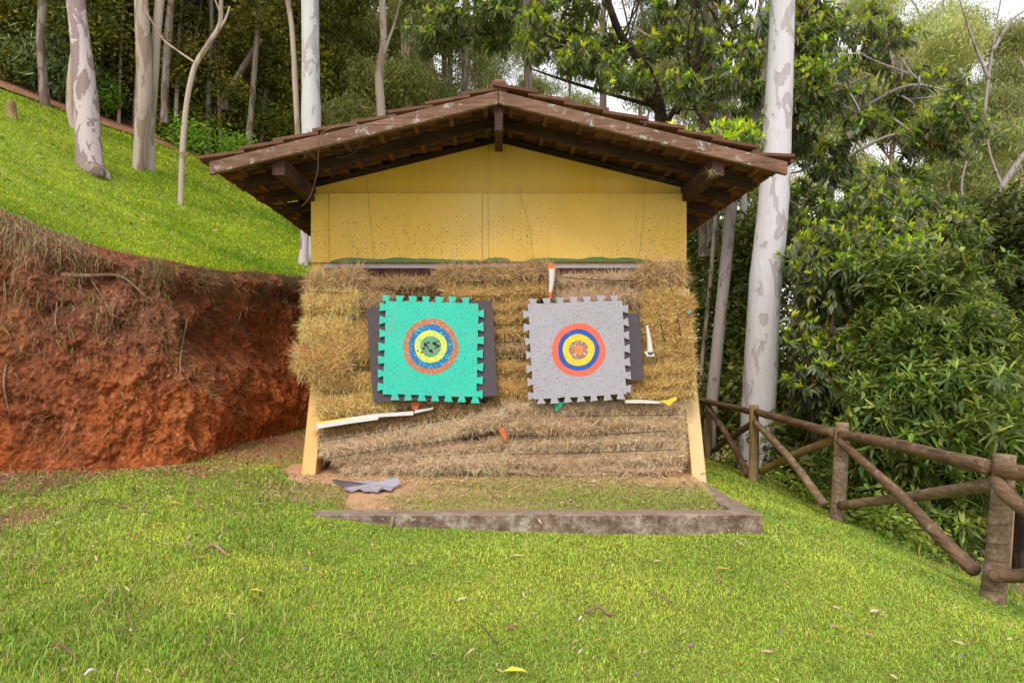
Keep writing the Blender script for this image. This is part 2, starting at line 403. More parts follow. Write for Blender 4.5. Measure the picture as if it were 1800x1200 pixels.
def spray(n, L, W, spread, c, seed, hang=False):
    """a loose twig-end of small leaves"""
    r = np.random.default_rng(seed); V = []; F = []; C = []; o = 0
    for i in range(n):
        l = L*r.uniform(.6, 1.2); w = W*r.uniform(.7, 1.2)
        v = np.array([[0, 0, 0], [.5*l, w/2, 0], [l, 0, 0], [.5*l, -w/2, 0]]); f = np.array([[0, 1, 2], [0, 2, 3]])
        ax = r.normal(size=3); ax[2] = ax[2]*.5 - (1.6 if hang else 0.1); m = rot_from_axis(ax[None], np.array([r.uniform(0, 6.28)]))[0]
        mm = np.stack([m[:, 2], m[:, 0], m[:, 1]], axis=1)
        p = r.normal(size=3)*spread; v = v @ mm.T+p
        V.append(v); F.append(f+o); o += 4; C.append(np.tile(np.array(c)*r.uniform(.6, 1.45), (4, 1)))
    return np.vstack(V), np.vstack(F), np.vstack(C)
SP_DARK = spray(16, .13, .05, .14, (.13, .145, .035), 21)
SP_MID = spray(16, .12, .05, .14, (.25, .28, .05), 22)
SP_YEL = spray(14, .11, .045, .13, (.34, .36, .04), 23)
SP_EUC = spray(18, .22, .03, .20, (.26, .29, .11), 24, True)
SP_EUCD = spray(18, .22, .03, .20, (.14, .165, .06), 25, True)

def crown_mesh(name, sets, pts, tintbase=(1, 1, 1), sc=(.8, 1.2), seed=0, upbias=1.2, var=.25):
    """sets: list of (template, weight); one mesh"""
    r = np.random.default_rng(seed); pts = np.asarray(pts); n = len(pts)
    wts = np.array([s[1] for s in sets], float); wts /= wts.sum(); pick = r.choice(len(sets), n, p=wts)
    Vs = []; Fs = []; Cs = []; o = 0
    for k, (tp, _) in enumerate(sets):
        p = pts[pick == k]; m = len(p)
        if not m: continue
        ax = r.normal(size=(m, 3))*.55; ax[:, 2] += upbias
        Rm = rot_from_axis(ax, r.uniform(0, 6.28, m)); s = r.uniform(*sc, m)
        lo = fbm(p[:, 0]*.9, p[:, 1]*.9, p[:, 2]*.9, seed+5, 2)
        tint = np.array(tintbase)[None]*(1+var*r.normal(size=(m, 1))*.6+.45*lo[:, None])
        tint[:, 0] *= 1+.12*r.normal(size=m); tint = np.clip(tint, .25, 2.2)
        tv, tf, tc = tp; V = np.einsum('nij,kj->nki', Rm, tv)*s[:, None, None]+p[:, None, :]
        F = tf[None]+(np.arange(m)*len(tv))[:, None, None]+o; C = tc[None]*tint[:, None, :]
        Vs.append(V.reshape(-1, 3)); Fs.append(F.reshape(-1, 3)); Cs.append(C.reshape(-1, 3)); o += m*len(tv)
    return tri_mesh(name, np.vstack(Vs), np.vstack(Fs), np.vstack(Cs))
def blob(c, r, n, rng, shell=.45):
    d = rng.normal(size=(n, 3)); d /= np.linalg.norm(d, axis=1, keepdims=True)
    return np.array(c)[None]+d*np.array(r)[None]*(shell+(1-shell)*rng.uniform(0, 1, (n, 1))**.6)

# ------------------------------------------------------------------ terrain
XS = [-60, -12, -6, -4.6, -3, -1.35, -.75, 0, 2, 2.8, 3.5, 3.9, 4.3, 5, 7, 12, 30, 100]
ZS = [1.2, .9, .58, .48, .45, .345, .275, .245, .215, .08, -.12, -.24, -.55, -1.2, -2.3, -3.2, -4.5, -6]
def low(x, y):
    x = np.asarray(x, float); y = np.asarray(y, float)
    z = np.interp(x, XS, ZS); z = z+np.where(y < 5.2, (y-5.2)*.045, 0)+np.where(y > 5.2, np.clip(y-5.2, 0, 8)*.03*np.clip((-x-1)/2, 0, 1), 0)
    z = z+fbm(x*.9, y*.9, 0, 3, 3)*.035*np.clip(1+(x-3.5)*3, 1, 6)
    return z
def pathd(x, y):   # distance beyond the path line on the hill
    nx, ny = -.578, .816
    return (x+12.5)*nx+(y-17.1)*ny
def hill(x, y):
    x = np.asarray(x, float); y = np.asarray(y, float)
    z = -1.25-.44*x+.25*y + .30*np.clip(pathd(x, y)-.8, 0, 16)
    z = np.where(x > 0, z-.0*x, z)
    z = z+.30*np.clip((11-y)/3.5, 0, 1)*np.clip((-x)/1.5, 0, 1)
    return np.minimum(z, 22+0*x)+fbm(x*.5, y*.5, 0, 9, 3)*.12
def dirt(x, y):
    """0 grass .. 1 bare"""
    f = fbm(x*1.1, y*1.1, 0, 31, 4)
    d = np.clip((-x-2.2)/1.8, 0, 1)*np.clip((y-2.4)/2.4, 0, 1)*1.2+np.clip(1-np.abs(y-6.1)/.9, 0, 1)*np.clip((-x-2.0)/2, 0, 1)*.35
    d = d*np.clip(.55+.9*fbm(x*2.1, y*2.1, 0, 37, 3), .15, 1)
    d = d+np.clip(1-np.hypot((x+2.6)/1.2, (y-8.5)/2.5), 0, 1)*.9+np.clip(1-np.hypot((x-3.0)/.7, (y-10.3)/1.2), 0, 1)
    d = d+np.clip(1-np.hypot((x+1.3)/.9, (y-3.6)/.5), 0, 1)*.25+np.clip((x-4.0)/1.0, 0, .55)
    d = d+np.clip(1.2-np.hypot((x+1.1)/1.3, (y-5.95)/.65), 0, .8)
    return np.clip(d+.42*f-.06, 0, 1)
def grid_sheet(name, xs, ys, zf, df, m, label=None):
    X, Y = np.meshgrid(xs, ys); Z = zf(X, Y); nx, ny = len(xs), len(ys)
    V = np.stack([X, Y, Z], -1).reshape(-1, 3); i = np.arange((ny-1)*(nx-1)); a = (i//(nx-1))*nx+i % (nx-1)
    F = np.stack([a, a+1, a+nx+1, a+nx], 1); d = df(X, Y).reshape(-1, 1)
    return tag(link(name, tri_mesh(name, V, F, np.hstack([d, d, d]), True), m), label=label, kind='structure')
near = lambda a, b, s: np.arange(a, b+1e-6, s)
xs = np.concatenate([[-400, -150, -60, -30, -15], near(-8, 5.5, .08), near(5.8, 16, .4), [18, 22, 30, 60, 150, 400]])
ys = np.concatenate([[-60, -20, -8], near(-3, 2, .4), near(2.1, 11, .08), near(11.4, 24, .5), [28, 35, 50, 90, 200, 500]])
grid_sheet('lawn_ground', xs, ys, low, dirt, M['lawn'], 'short green lawn sloping gently towards the log fence')
# pad between the kerb and the straw
def padz(x, y): return .31-np.clip((-1.25-x)/.4, 0, 1)*.15*np.clip((6.45-y)*4, 0, 1)+np.clip((y-5.35)/1.15, 0, 1.3)*.095+fbm(x*3, y*3, 0, 5, 3)*.012
def padd(x, y): return np.clip(.52+.55*fbm(x*1.3+.7, y*2.2, 0, 41, 3)-np.clip((x-.2)/1.5, 0, 1)*.55*np.clip((6.4-y)*3, 0, 1)-.4*np.clip((5.55-y)*4, 0, 1)+.2*np.clip((-x)/1.5, 0, 1), 0, 1)
grid_sheet('yard_soil', near(-2.5, 1.9, .05), near(5.28, 7.4, .05), padz, padd, M['pad'], 'worn reddish soil between concrete kerb and straw')

# earth bank: foot and top lines
FOOT = [(-9, 5.4), (-6.4, 6.0), (-4.9, 6.25), (-3.9, 6.35), (-3.25, 6.6), (-3.05, 7.4), (-3.1, 8.6), (-2.75, 10.2), (-2.45, 11.6), (-1, 12.6), (3, 12.9)]
TOP = [(-9.2, 6.2), (-6.8, 6.8), (-5.3, 7.0), (-4.5, 7.15), (-3.95, 7.6), (-3.65, 8.4), (-3.45, 9.3), (-3.1, 10.6), (-2.8, 11.9), (-1, 12.9), (3, 13.2)]
def line_at(L, u):
    n = len(L)-1; s = np.clip(u*n, 0, n-1e-6); i = s.astype(int); t = s-i; A = np.array(L)
    Pm = np.vstack([A[:1], A, A[-1:]]); p0, p1, p2, p3 = Pm[i], Pm[i+1], Pm[i+2], Pm[np.minimum(i+3, n+2)]; t = t[:, None]
    return .5*((2*p1)+(p2-p0)*t+(2*p0-5*p1+4*p2-p3)*t*t+(3*p1-p0-3*p2+p3)*t**3)
nu, nv = 900, 190
u = np.linspace(0, 1, nu); v = np.linspace(0, 1, nv)
Fp, Tp = line_at(FOOT, u), line_at(TOP, u)
zf = low(Fp[:, 0], Fp[:, 1])-.08; zt = hill(Tp[:, 0], Tp[:, 1])+.02
tang = np.gradient(Fp*.5+Tp*.5, axis=0); tang /= np.linalg.norm(tang, axis=1, keepdims=True); nrm = np.stack([tang[:, 1], -tang[:, 0]], 1)
prof = v**1.35*.95                         # horizontal advance: steep above, slumped foot
XY = Fp[:, None]*(1-prof[None, :, None])+Tp[:, None]*prof[None, :, None]
Zb = zf[:, None]*(1-v[None])+zt[:, None]*v[None]
d = fbm(XY[..., 0]*1.1, XY[..., 1]*1.1, Zb*1.1, 51, 4)*.36+fbm(XY[..., 0]*4.5, XY[..., 1]*4.5, Zb*2.5, 52, 4)*.17+fbm(XY[..., 0]*13, XY[..., 1]*13, Zb*9, 53, 4)*.075+np.abs(fbm(XY[..., 0]*30, XY[..., 1]*30, Zb*24, 54, 2))*.045
d = d - .17*np.exp(-((v[None]-.62)/.13)**2)*(.6+.5*fbm(u*30, u*0, 0, 8, 2)[:, None]) + .20*np.exp(-((v[None]-.97)/.09)**2)
d *= np.clip(v*8, .15, 1)[None]; fade = np.clip((1-v)*14, 0, 1)[None]
d = d*fade+.10*(1-fade)
XY = XY+nrm[:, None]*d[..., None]; BV = np.dstack([XY, Zb])
nz = fbm(BV[..., 0]*.9, BV[..., 1]*.9, BV[..., 2]*1.1, 61, 4); n8 = fbm(BV[..., 0]*3, BV[..., 1]*3, BV[..., 2]*2, 62, 3)
c_top = np.array([.27, .105, .055]); c_mid = np.array([.36, .12, .05]); c_or = np.array([.48, .135, .04]); c_tan = np.array([.46, .26, .10])
h = v[None]+.42*nz
wt = np.clip((h-.62)/.22, 0, 1)[..., None]; wo = (np.clip((.54-h)/.28+.9*n8, 0, 1)*np.clip(.75+1.4*fbm(BV[..., 0]*1.3, BV[..., 1]*1.3, BV[..., 2], 66, 3), .1, 1))[..., None]
BC = c_mid*(1-wt)+c_top*wt; BC = BC*(1-wo)+c_or*wo
wtn = (np.clip(n8*2.2-.5, 0, 1)*np.clip((.5-np.abs(v[None]-.35))*2, 0, 1))[..., None]*.5; BC = BC*(1-wtn)+c_tan*wtn
n30 = fbm(BV[..., 0]*25, BV[..., 1]*25, BV[..., 2]*20, 64, 3); BC = BC*(1+.55*n30[..., None]+.35*n8[..., None]); BC = np.clip(BC+np.clip(n30-.35, 0, 1)[..., None]*np.array([.5, .38, .3]), .01, .9)
i = np.arange((nu-1)*(nv-1)); a = (i//(nv-1))*nv+i % (nv-1)
bank = tag(link('earth_bank', tri_mesh('earth_bank', BV.reshape(-1, 3), np.stack([a, a+nv, a+nv+1, a+1], 1), BC.reshape(-1, 3), True), M['bank']),
           'cut bank of bare red-brown earth left of the shed', kind='structure')

# hillside sheet: rays from the bank top outwards and back
DIR = [(-1, -.35), (-1, -.1), (-1, .15), (-.9, .4), (-.8, .6), (-.6, .8), (-.45, .9), (-.3, 1), (-.15, 1), (0, 1), (.3, 1)]
Dv = line_at(DIR, u); Dv /= np.linalg.norm(Dv, axis=1, keepdims=True)
ww = np.concatenate([[-.02], np.arange(0, 2, .07), np.arange(2, 26, .22), np.arange(27, 60, 1.5), [70, 100, 160]])
HX = Tp[:, None]+Dv[:, None]*ww[None, :, None]; HZ = hill(HX[..., 0], HX[..., 1])
pdist = pathd(HX[..., 0], HX[..., 1])
hd = np.clip(.55*np.clip((pdist+.9)/.8, 0, 1)+.5*np.clip((pdist)/.6, 0, 1)+fbm(HX[..., 0]*.8, HX[..., 1]*.8, 0, 71, 4)*.35-.05+.5*np.clip(1-ww[None]/.45, 0, 1), 0, 1)
HV = np.dstack([HX, HZ]); m_ = len(ww); i = np.arange((nu-1)*(m_-1)); a = (i//(m_-1))*m_+i % (m_-1)
tag(link('hillside', tri_mesh('hillside', HV.reshape(-1, 3), np.stack([a, a+m_, a+m_+1, a+1], 1), np.repeat(hd.reshape(-1, 1), 3, 1), True), M['hilllawn']),
    'steep green lawn rising to the left above the earth bank', kind='structure')
# footpath across the hill
pp = []; N = 60
for k in range(N+1):
    s = -6+k*(20/N); cx, cy = -12.5+s*.816, 17.1+s*.578
    for o in (-.75, .75):
        x, y = cx-.578*o, cy+.816*o; wob = .08*float(fbm(s*1.2, o, 0, 4, 2)); pp.append((x, y+wob, float(hill(x, y))+.06+(.02 if o > 0 else 0)))
tag(link('footpath', mesh('footpath', pp, [(2*k, 2*k+2, 2*k+3, 2*k+1) for k in range(N)]), M['path']), 'narrow reddish earth footpath crossing the hill above the lawn', kind='structure')

# ------------------------------------------------------------------ grass
BL_V = np.array([[-.5, 0, 0], [.5, 0, 0], [-.36, .12, .55], [.36, .12, .55], [0, .5, 1.0]]); BL_F = np.array([[0, 1, 3], [0, 3, 2], [2, 3, 4]])
def grass(name, x, y, z, L, W, dirtv, seed, label, dry=.12, base_c=(.43, .59, .07), kind='stuff', lean=1.25, parent=None, nrm=None):
    r = np.random.default_rng(seed); n = len(x)
    az = r.uniform(0, 6.28, n); ln = r.uniform(.15, 1.25, n)*lean*L
    hgt = np.sqrt(np.maximum(L**2-(ln*.62)**2, (L*.2)**2))*r.uniform(.45, 1, n); ca, sa = np.cos(az), np.sin(az)
    px = BL_V[None, :, 0]*W[:, None]; py = BL_V[None, :, 1]*ln[:, None]*2; pz = BL_V[None, :, 2]*hgt[:, None]
    V = np.stack([x[:, None]+px*ca[:, None]-py*sa[:, None], y[:, None]+px*sa[:, None]+py*ca[:, None], z[:, None]+pz], -1)
    F = BL_F[None]+(np.arange(n)*5)[:, None, None]
    pn = fbm(x*1.3, y*1.3, 0, seed+1, 3)
    c = np.array(base_c)[None]*(1+.27*r.normal(size=(n, 1))+.35*pn[:, None]); c[:, 0] *= 1+.18*r.normal(size=n)+.25*pn
    isd = r.uniform(0, 1, n) < dry+.5*dirtv
    dc = np.array([[.55, .42, .18]])*r.uniform(.45, 1.15, (n, 1)); c = np.where(isd[:, None], dc, c); c = np.clip(c, .01, 1)
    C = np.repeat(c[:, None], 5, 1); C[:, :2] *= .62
    me = tri_mesh(name, V.reshape(-1, 3), F.reshape(-1, 3), C.reshape(-1, 3))
    return tag(link(name, me, M['grass'], parent), label, kind=kind)
def lawn_pts(n, x0, x1, y0, y1, pw, rng):
    q = rng.uniform(0, 1, n); y = (y0**pw+q*(y1**pw-y0**pw))**(1/pw); x = rng.uniform(-.78, .82, n)*y
    ok = (x > x0) & (x < x1); return x[ok], y[ok]
def inpad(x, y): return ((x > -1.42) & (x < 2.05) & (y > 5.13) & (y < 5.36)) | ((x > -2.4) & (x < 2.05) & (y > 5.3) & (y < 7.3) & (padz(x, y) > low(x, y)-.004)) | ((x > 1.8) & (x < 2.05) & (y > 5.1) & (y < 6.7))
x, y = lawn_pts(720000, -6.5, 4.6, 2.3, 12.5, .55, RNG)
fx = np.interp(y, [p[1] for p in FOOT[2:]], [p[0] for p in FOOT[2:]]); ok = ~inpad(x, y) & ((y < 6.2) | (x > fx-.1))
x, y = x[ok], y[ok]; dv = dirt(x, y); ok = RNG.uniform(0, 1, len(x)) > dv*1.0; x, y, dv = x[ok], y[ok], dv[ok]
n = len(x); sc = np.clip(y/4.5, .75, 2.1)
L = RNG.uniform(.012, .033, n)*(.8+.3*sc)*(1+.5*fbm(x*2.2, y*2.2, 0, 15, 2)); Wd = RNG.uniform(.0032, .0075, n)*sc
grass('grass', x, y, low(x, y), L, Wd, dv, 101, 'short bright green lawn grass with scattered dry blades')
# longer ragged blades at the left front and at the foot of the bank
x, y = lawn_pts(26000, -6, -1.0, 2.3, 7, .8, RNG); k = (fbm(x, y, 0, 88, 3) > -.05) & ~inpad(x, y) & (y < 6.7); x, y = x[k], y[k]; n = len(x)
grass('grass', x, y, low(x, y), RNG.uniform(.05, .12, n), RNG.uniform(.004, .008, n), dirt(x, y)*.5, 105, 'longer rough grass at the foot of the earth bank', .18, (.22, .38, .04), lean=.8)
x = RNG.uniform(-2.4, 1.84, 60000); y = RNG.uniform(5.34, 6.7, 60000); dv = padd(x, y); k = (RNG.uniform(0, 1, len(x)) > dv*1.25-.02) & inpad(x, y); x, y, dv = x[k], y[k], dv[k]; n = len(x)
grass('grass', x, y, padz(x, y), RNG.uniform(.015, .045, n), RNG.uniform(.004, .007, n), dv, 107, 'thin patchy grass on the worn soil inside the kerb', .35, (.34, .48, .07))
# hill grass
n0 = 330000; uu = RNG.uniform(.10, .88, n0); wv = 20*RNG.uniform(0, 1, n0)**1.4
Tq, Dq = line_at(TOP, uu), line_at(DIR, uu); Dq /= np.linalg.norm(Dq, axis=1, keepdims=True); XYq = Tq+Dq*wv[:, None]
x, y = XYq[:, 0], XYq[:, 1]; k = (pathd(x, y) < -.3+.2*fbm(x, y, 0, 2, 2)) & (x/y > -.80) & (fbm(x*.9, y*.9, 0, 71, 4)+.4*RNG.uniform(0, 1, n0) < .66); x, y = x[k], y[k]; n = len(x); s = np.clip(y/9, .8, 2.2)
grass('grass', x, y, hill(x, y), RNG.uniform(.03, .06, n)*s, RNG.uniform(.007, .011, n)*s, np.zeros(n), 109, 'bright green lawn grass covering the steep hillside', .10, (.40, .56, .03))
# ragged dry fringe hanging over the bank lip
def hang(name, n, seed, label):
    r = np.random.default_rng(seed); iu = r.integers(140, 850, n); iv = np.clip((nv-1)*(1-np.abs(r.normal(size=n))*np.where(r.uniform(0, 1, n) < .6, .06, .22)), 40, nv-1).astype(int)
    k = fbm(BV[iu, iv, 0]*2.5, BV[iu, iv, 1]*2.5, 0, 77, 3)+.25*r.uniform(-1, 1, n) > -.02; iu, iv = iu[k], iv[k]; n = len(iu)
    p = BV[iu, iv]; L = r.uniform(.04, .24, n)*r.uniform(.3, 1, n); W = r.uniform(.0015, .0045, n); nn = nrm[iu]
    side = np.stack([-nn[:, 1], nn[:, 0]], 1)*W[:, None]; out = r.uniform(.1, .7, n)[:, None]*nn*L[:, None]+side*r.normal(size=(n, 1))*26
    z0 = r.uniform(-.02, .06, n); V = np.zeros((n, 5, 3))
    up = r.uniform(-.3, .5, n)*L
    V[:, 0, :2] = p[:, :2]-side; V[:, 1, :2] = p[:, :2]+side; V[:, :2, 2] = (p[:, 2]+z0)[:, None]
    V[:, 2, :2] = p[:, :2]+out*.6-side*.8; V[:, 3, :2] = p[:, :2]+out*.6+side*.8; V[:, 2:4, 2] = (p[:, 2]+up*.5)[:, None]
    V[:, 4, :2] = p[:, :2]+out; V[:, 4, 2] = p[:, 2]+np.where(r.uniform(0, 1, n) < .7, -L*.9, L*.4)
    g = r.uniform(0, 1, n) < .18; c = np.where(g[:, None], [[.26, .38, .05]], [[.38, .23, .13]])*r.uniform(.3, 1.25, (n, 1))
    me = tri_mesh(name, V.reshape(-1, 3), (BL_F[None]+(np.arange(n)*5)[:, None, None]).reshape(-1, 3), np.repeat(c, 5, 0))
    return tag(link(name, me, M['grass'], bank), label, kind='stuff')
hang('dry_grass', 26000, 201, 'dry grass and fine roots hanging over the lip of the bank')
# weeds and straw caught lower on the face
r = np.random.default_rng(203); n = 22000; iu = r.integers(120, 850, n); iv = np.clip(190*r.uniform(0, 1, n)**.7, 3, 185).astype(int); k = fbm(BV[iu, iv, 0]*1.5, BV[iu, iv, 1]*1.5, BV[iu, iv, 2]*1.5, 300, 3)+.2*r.uniform(-1, 1, n) > .16; iu, iv = iu[k], iv[k]; n = len(iu); p = BV[iu, iv]
gr = r.uniform(0, 1, n) < .15; ax = np.stack([nrm[iu][:, 0], nrm[iu][:, 1], r.uniform(-1.6, .4, n)], 1)+r.normal(size=(n, 3))*.4
me = scatter('dry_weeds', BL_V*[1, 1, 1], BL_F, None, p, rot_from_axis(ax, r.uniform(0, 6.3, n))*np.stack([np.full(n, .032), np.full(n, .6), np.ones(n)], 1)[:, None, :], r.uniform(.06, .17, n), np.where(gr[:, None], [[.20, .28, .05]], [[.52, .30, .17]])*r.uniform(.4, 1.25, (n, 1)))
tag(link('dry_weeds', me, M['grass'], bank), 'withered weeds clinging to the red earth', kind='stuff')
# crumbled clods at the foot
r = np.random.default_rng(207); n = 1500; iu = r.integers(150, 800, n); q = Fp[iu]+nrm[iu]*np.abs(r.normal(size=(n, 1)))*.32-nrm[iu]*.05
ov = np.array([[1, 0, 0], [-1, .1, 0], [0, 1, .1], [0, -1, 0], [.1, 0, .8], [0, .1, -.8]]); of_ = np.array([[0, 2, 4], [2, 1, 4], [1, 3, 4], [3, 0, 4], [2, 0, 5], [1, 2, 5], [3, 1, 5], [0, 3, 5]])
me = scatter('clods', ov, of_, None, np.stack([q[:, 0], q[:, 1], low(q[:, 0], q[:, 1])+.004], 1), rot_from_axis(r.normal(size=(n, 3)), r.uniform(0, 6, n)), .006+.03*r.uniform(0, 1, n)**3, np.array([.30, .12, .065])*r.uniform(.6, 1.4, (n, 1)))
tag(link('clods', me, M['litter'], bank), 'crumbled clods of red earth along the foot of the bank', kind='stuff')
# exposed roots
rr = random.Random(5)
def bank_at(px, py):
    dx = (px-876)/1200; dz = (640-py)/1200; e = np.hypot(BV[..., 0]/BV[..., 1]-dx, (BV[..., 2]-1.5)/BV[..., 1]-dz); e[BV[..., 1] > 11] = 9
    q = np.unravel_index(np.argmin(e), e.shape); return Vector(BV[q]), Vector((*nrm[q[0]], 0))
for pts, rad in (([(108, 483), (150, 486), (195, 484), (222, 492), (255, 520)], .022), ([(95, 440), (108, 462), (106, 480)], .014), ([(330, 560), (316, 600), (312, 640), (318, 685)], .009),
                 ([(160, 490), (185, 530), (200, 560)], .008), ([(425, 545), (415, 565), (410, 568)], .010), ([(405, 575), (404, 600)], .012), ([(10, 640), (12, 680), (20, 735)], .010),
                 ([(28, 655), (36, 685)], .010), ([(105, 500), (100, 560), (104, 590)], .006), ([(215, 690), (222, 712)], .010), ([(5, 480), (15, 520), (5, 545)], .008),
                 ([(455, 495), (460, 520), (452, 530)], .006), ([(278, 500), (282, 530)], .006), ([(350, 500), (372, 530), (360, 560)], .006)):
    P3 = []
    for q in pts:
        a, nn = bank_at(*q); P3.append(a+nn*(.035 if len(P3) not in (0, len(pts)-1) else .0))
    tube('root', P3, [rad*(1-.5*k/len(P3)) for k in range(len(P3))], M['twig'], bank, sides=6, rough=.3, seed=len(P3))
# ------------------------------------------------------------------ shed
shed = empty('archery_shed', (0, 7.3, .3), 'yellow gabled shed with brown tiled roof behind the straw and targets', 'shed')
AZ, SL, XE = 3.90, .246, 2.6
def roofz(x): return AZ-SL*abs(x)
box('wall', -2.0, 2.0, 7.3, 10.5, .1, 3.30, M['yellow_gable'], shed, .006)
prism('gable', [(-2.0, 7.30, 3.302), (2.0, 7.30, 3.302), (2.0, 7.30, roofz(2)-.03), (0, 7.30, roofz(0)-.03), (-2.0, 7.30, roofz(2)-.03)], (0, 3.19, 0), M['yellow_gable'], shed)
box('wall_panel', -1.99, -1.795, 7.245, 7.297, 2.578, 3.31, M['yellow'], shed)
box('wall_panel', -1.790, -.172, 7.225, 7.297, 2.578, 3.31, M['yellow'], shed)
box('wall_panel', -.170, 1.995, 7.235, 7.297, 2.585, 3.31, M['yellow'], shed)
for x0, x1, yf, z0, sd_ in ((-1.78, -.175, 7.222, 2.582, 1), (-.165, 0.12, 7.232, 2.589, 2), (.3, 1.62, 7.232, 2.589, 3)):
    n = 26; pts = [(x0, yf, z0)]+[(x1, yf, z0)]
    top = [(x1+(x0-x1)*k/n, yf, z0+.012+.030*abs(math.sin(math.pi*k/n))**.3*(.6+.7*float(fbm(k*.35, sd_*9, 0, 3, 2)+.3))) for k in range(n+1)]
    prism('green_paint_strip', pts+top, (0, .0018, 0), M['green_paint'], shed)['label'] = 'leftover green paint along the panel foot'
box('white_sill', -1.87, 1.93, 7.272, 7.298, 2.522, 2.572, M['white_strip'], shed)
for k in range(46):
    x = -1.86+k*.082; box('slat', x, x+.074, 7.268+.004*(k % 3), 7.298, 1.6, 2.518, M['slat'], shed, .003)
# hairline cracks in the paint
for pts in ([(644, 318), (648, 360), (652, 400), (657, 455)], [(858, 255), (858, 340), (859, 460)], [(898, 255), (915, 330), (930, 400), (938, 458)], [(1136, 320), (1131, 390), (1122, 458)]):
    tubes('crack', [([P(a, b, 7.2995 if b < 338 else 7.2245 if a < 850 else 7.2345) for a, b in seg], [.0012]*len(seg)) for seg in ([q for q in pts if q[1] < 340]+[(pts[1][0], 341)], [(pts[1][0], 343)]+[q for q in pts if q[1] > 343]) if len(seg) > 1], M['wire'], shed, sides=4, sub=5)
for s, m in ((-1, 'yellow_orange'), (1, 'yellow_pale')):
    xo = 2.02 if s > 0 else -1.91; xi = xo-.135 if s > 0 else xo+.135
    zb = .28 if s > 0 else .38
    prism('wing_wall', [(xo, 7.299, zb), (xo, 6.60, zb), (xo, 6.93, 1.25), (xo, 7.22, 2.3), (xo, 7.299, 2.3)], (xi-xo, 0, 0), M[m], shed, .006)['label'] = 'slanted painted buttress holding the straw'
# bargeboards, rafters
def sloped(name, s, y0, y1, xa, xb, dz0, dz1, m, bev=.006, nx=1):
    V = []; F = []
    for k in range(nx+1):
        x = xa+(xb-xa)*k/nx; z = roofz(x); V += [(s*x, y0, z+dz0), (s*x, y1, z+dz0), (s*x, y1, z+dz1), (s*x, y0, z+dz1)]
    for k in range(nx):
        o = 4*k; F += [(o+i, o+(i+1) % 4, o+4+(i+1) % 4, o+4+i) for i in range(4)]
    F += [(3, 2, 1, 0), (4*nx, 4*nx+1, 4*nx+2, 4*nx+3)]
    return link(name, mesh(name, V, F, bev=bev), m, shed)
for s in (-1, 1):
    sloped('bargeboard', s, 6.13, 6.18, 0.002, XE, -.06, .055, M['barge'], nx=1)
    for k in range(8):
        y = 6.72+k*.60; sloped('rafter', s, y, y+.055, .04, XE-.09, -.055, .045, M['rafter'])
    for k in range(8):
        x = .12+k*.335; box('batten', s*x-.022, s*x+.022, 6.185, 10.95, roofz(x)+.048, roofz(x)+.078, M['batten'], shed, .003)
    X = 2.0; b = prism('purlin_beam', [(s*X-.05, 6.21, 3.225), (s*X+.05, 6.21, 3.225), (s*X+.05, 6.21, 3.385), (s*X-.05, 6.21, 3.385)], (0, 4.5, 0), M['beam'], shed, .005)
    link('beam_end', mesh('beam_end', *box_vf(s*X-.047, s*X+.047, 6.203, 6.2105, 3.228, 3.382), bev=.002), M['barge'], b).matrix_parent_inverse = Matrix.Translation(-shed.location)
rb = prism('ridge_beam', [(-.035, 6.19, 3.615), (-.035, 6.19, 3.845), (-.035, 7.3, 3.845), (-.035, 7.3, 3.77)], (.077, 0, 0), M['beam'], shed, .005)
link('beam_end', mesh('beam_end', *box_vf(-.034, .041, 6.1835, 6.1905, 3.62, 3.84), bev=.002), M['beamend'], rb).matrix_parent_inverse = Matrix.Translation(-shed.location)
# roof tiles: 18 columns x 8 courses x 2 sides
tv = []; nx, L, Wt = 8, .41, .268
for side in (0, 1):
    for j, yy in enumerate((0, L)):
        for i in range(nx+1):
            t = i/nx; z = .026*math.sin(t*2*math.pi)*.8+(.024 if i in (0,) else 0)-(.026 if side else 0); tv.append((-yy if j else 0, (t-.5)*Wt, z))
tf = []; n1 = nx+1
for side in (0, 1):
    o = side*2*n1
    for i in range(nx): tf.append((o+i, o+i+1, o+n1+i+1, o+n1+i) if side == 0 else (o+i, o+n1+i, o+n1+i+1, o+i+1))
for i in range(nx): tf += [(i, 2*n1+i, 2*n1+i+1, i+1), (n1+i, n1+i+1, 3*n1+i+1, 3*n1+i)]
tf += [(0, n1, 3*n1, 2*n1), (nx, 2*n1+nx, 3*n1+nx, n1+nx)]
ob = len(tv)   # lug at the lower end
bv, bf = box_vf(-.03, 0, -Wt/2+.02, Wt/2-.02, -.045, -.012); tv += bv; tf += [tuple(q+ob for q in f) for f in bf]
tile_me = mesh('tile', tv, tf); tile_me.materials.append(M['tile'])
ang = math.atan(SL)
for s in (-1, 1):
    for c in range(8):
        xl = .345+c*.333 if c < 7 else 2.68
        for k in range(18):
            y = 6.16+.135+k*.2665
            if k == 0: y -= .02
            o = bpy.data.objects.new('tile', tile_me); COL.objects.link(o); o.parent = shed
            tilt = ang-R(5.2)+R(rr.uniform(-1.0, 1.0))+(R(-5) if (c == 7 and s == 1 and k == 0) else 0)
            # local +x is the lower end
            mt = Matrix.Translation((s*xl+rr.uniform(-.02, .02), y, roofz(xl)+.128+rr.uniform(-.004, .006)))
            mt = mt @ Matrix.Rotation(0 if s > 0 else math.pi, 4, 'Z') @ Matrix.Rotation(tilt, 4, 'Y') @ Matrix.Rotation(R(rr.uniform(-2.5, 2.5)), 4, 'Z')
            o.matrix_parent_inverse = Matrix.Translation(-shed.location); o.matrix_basis = mt
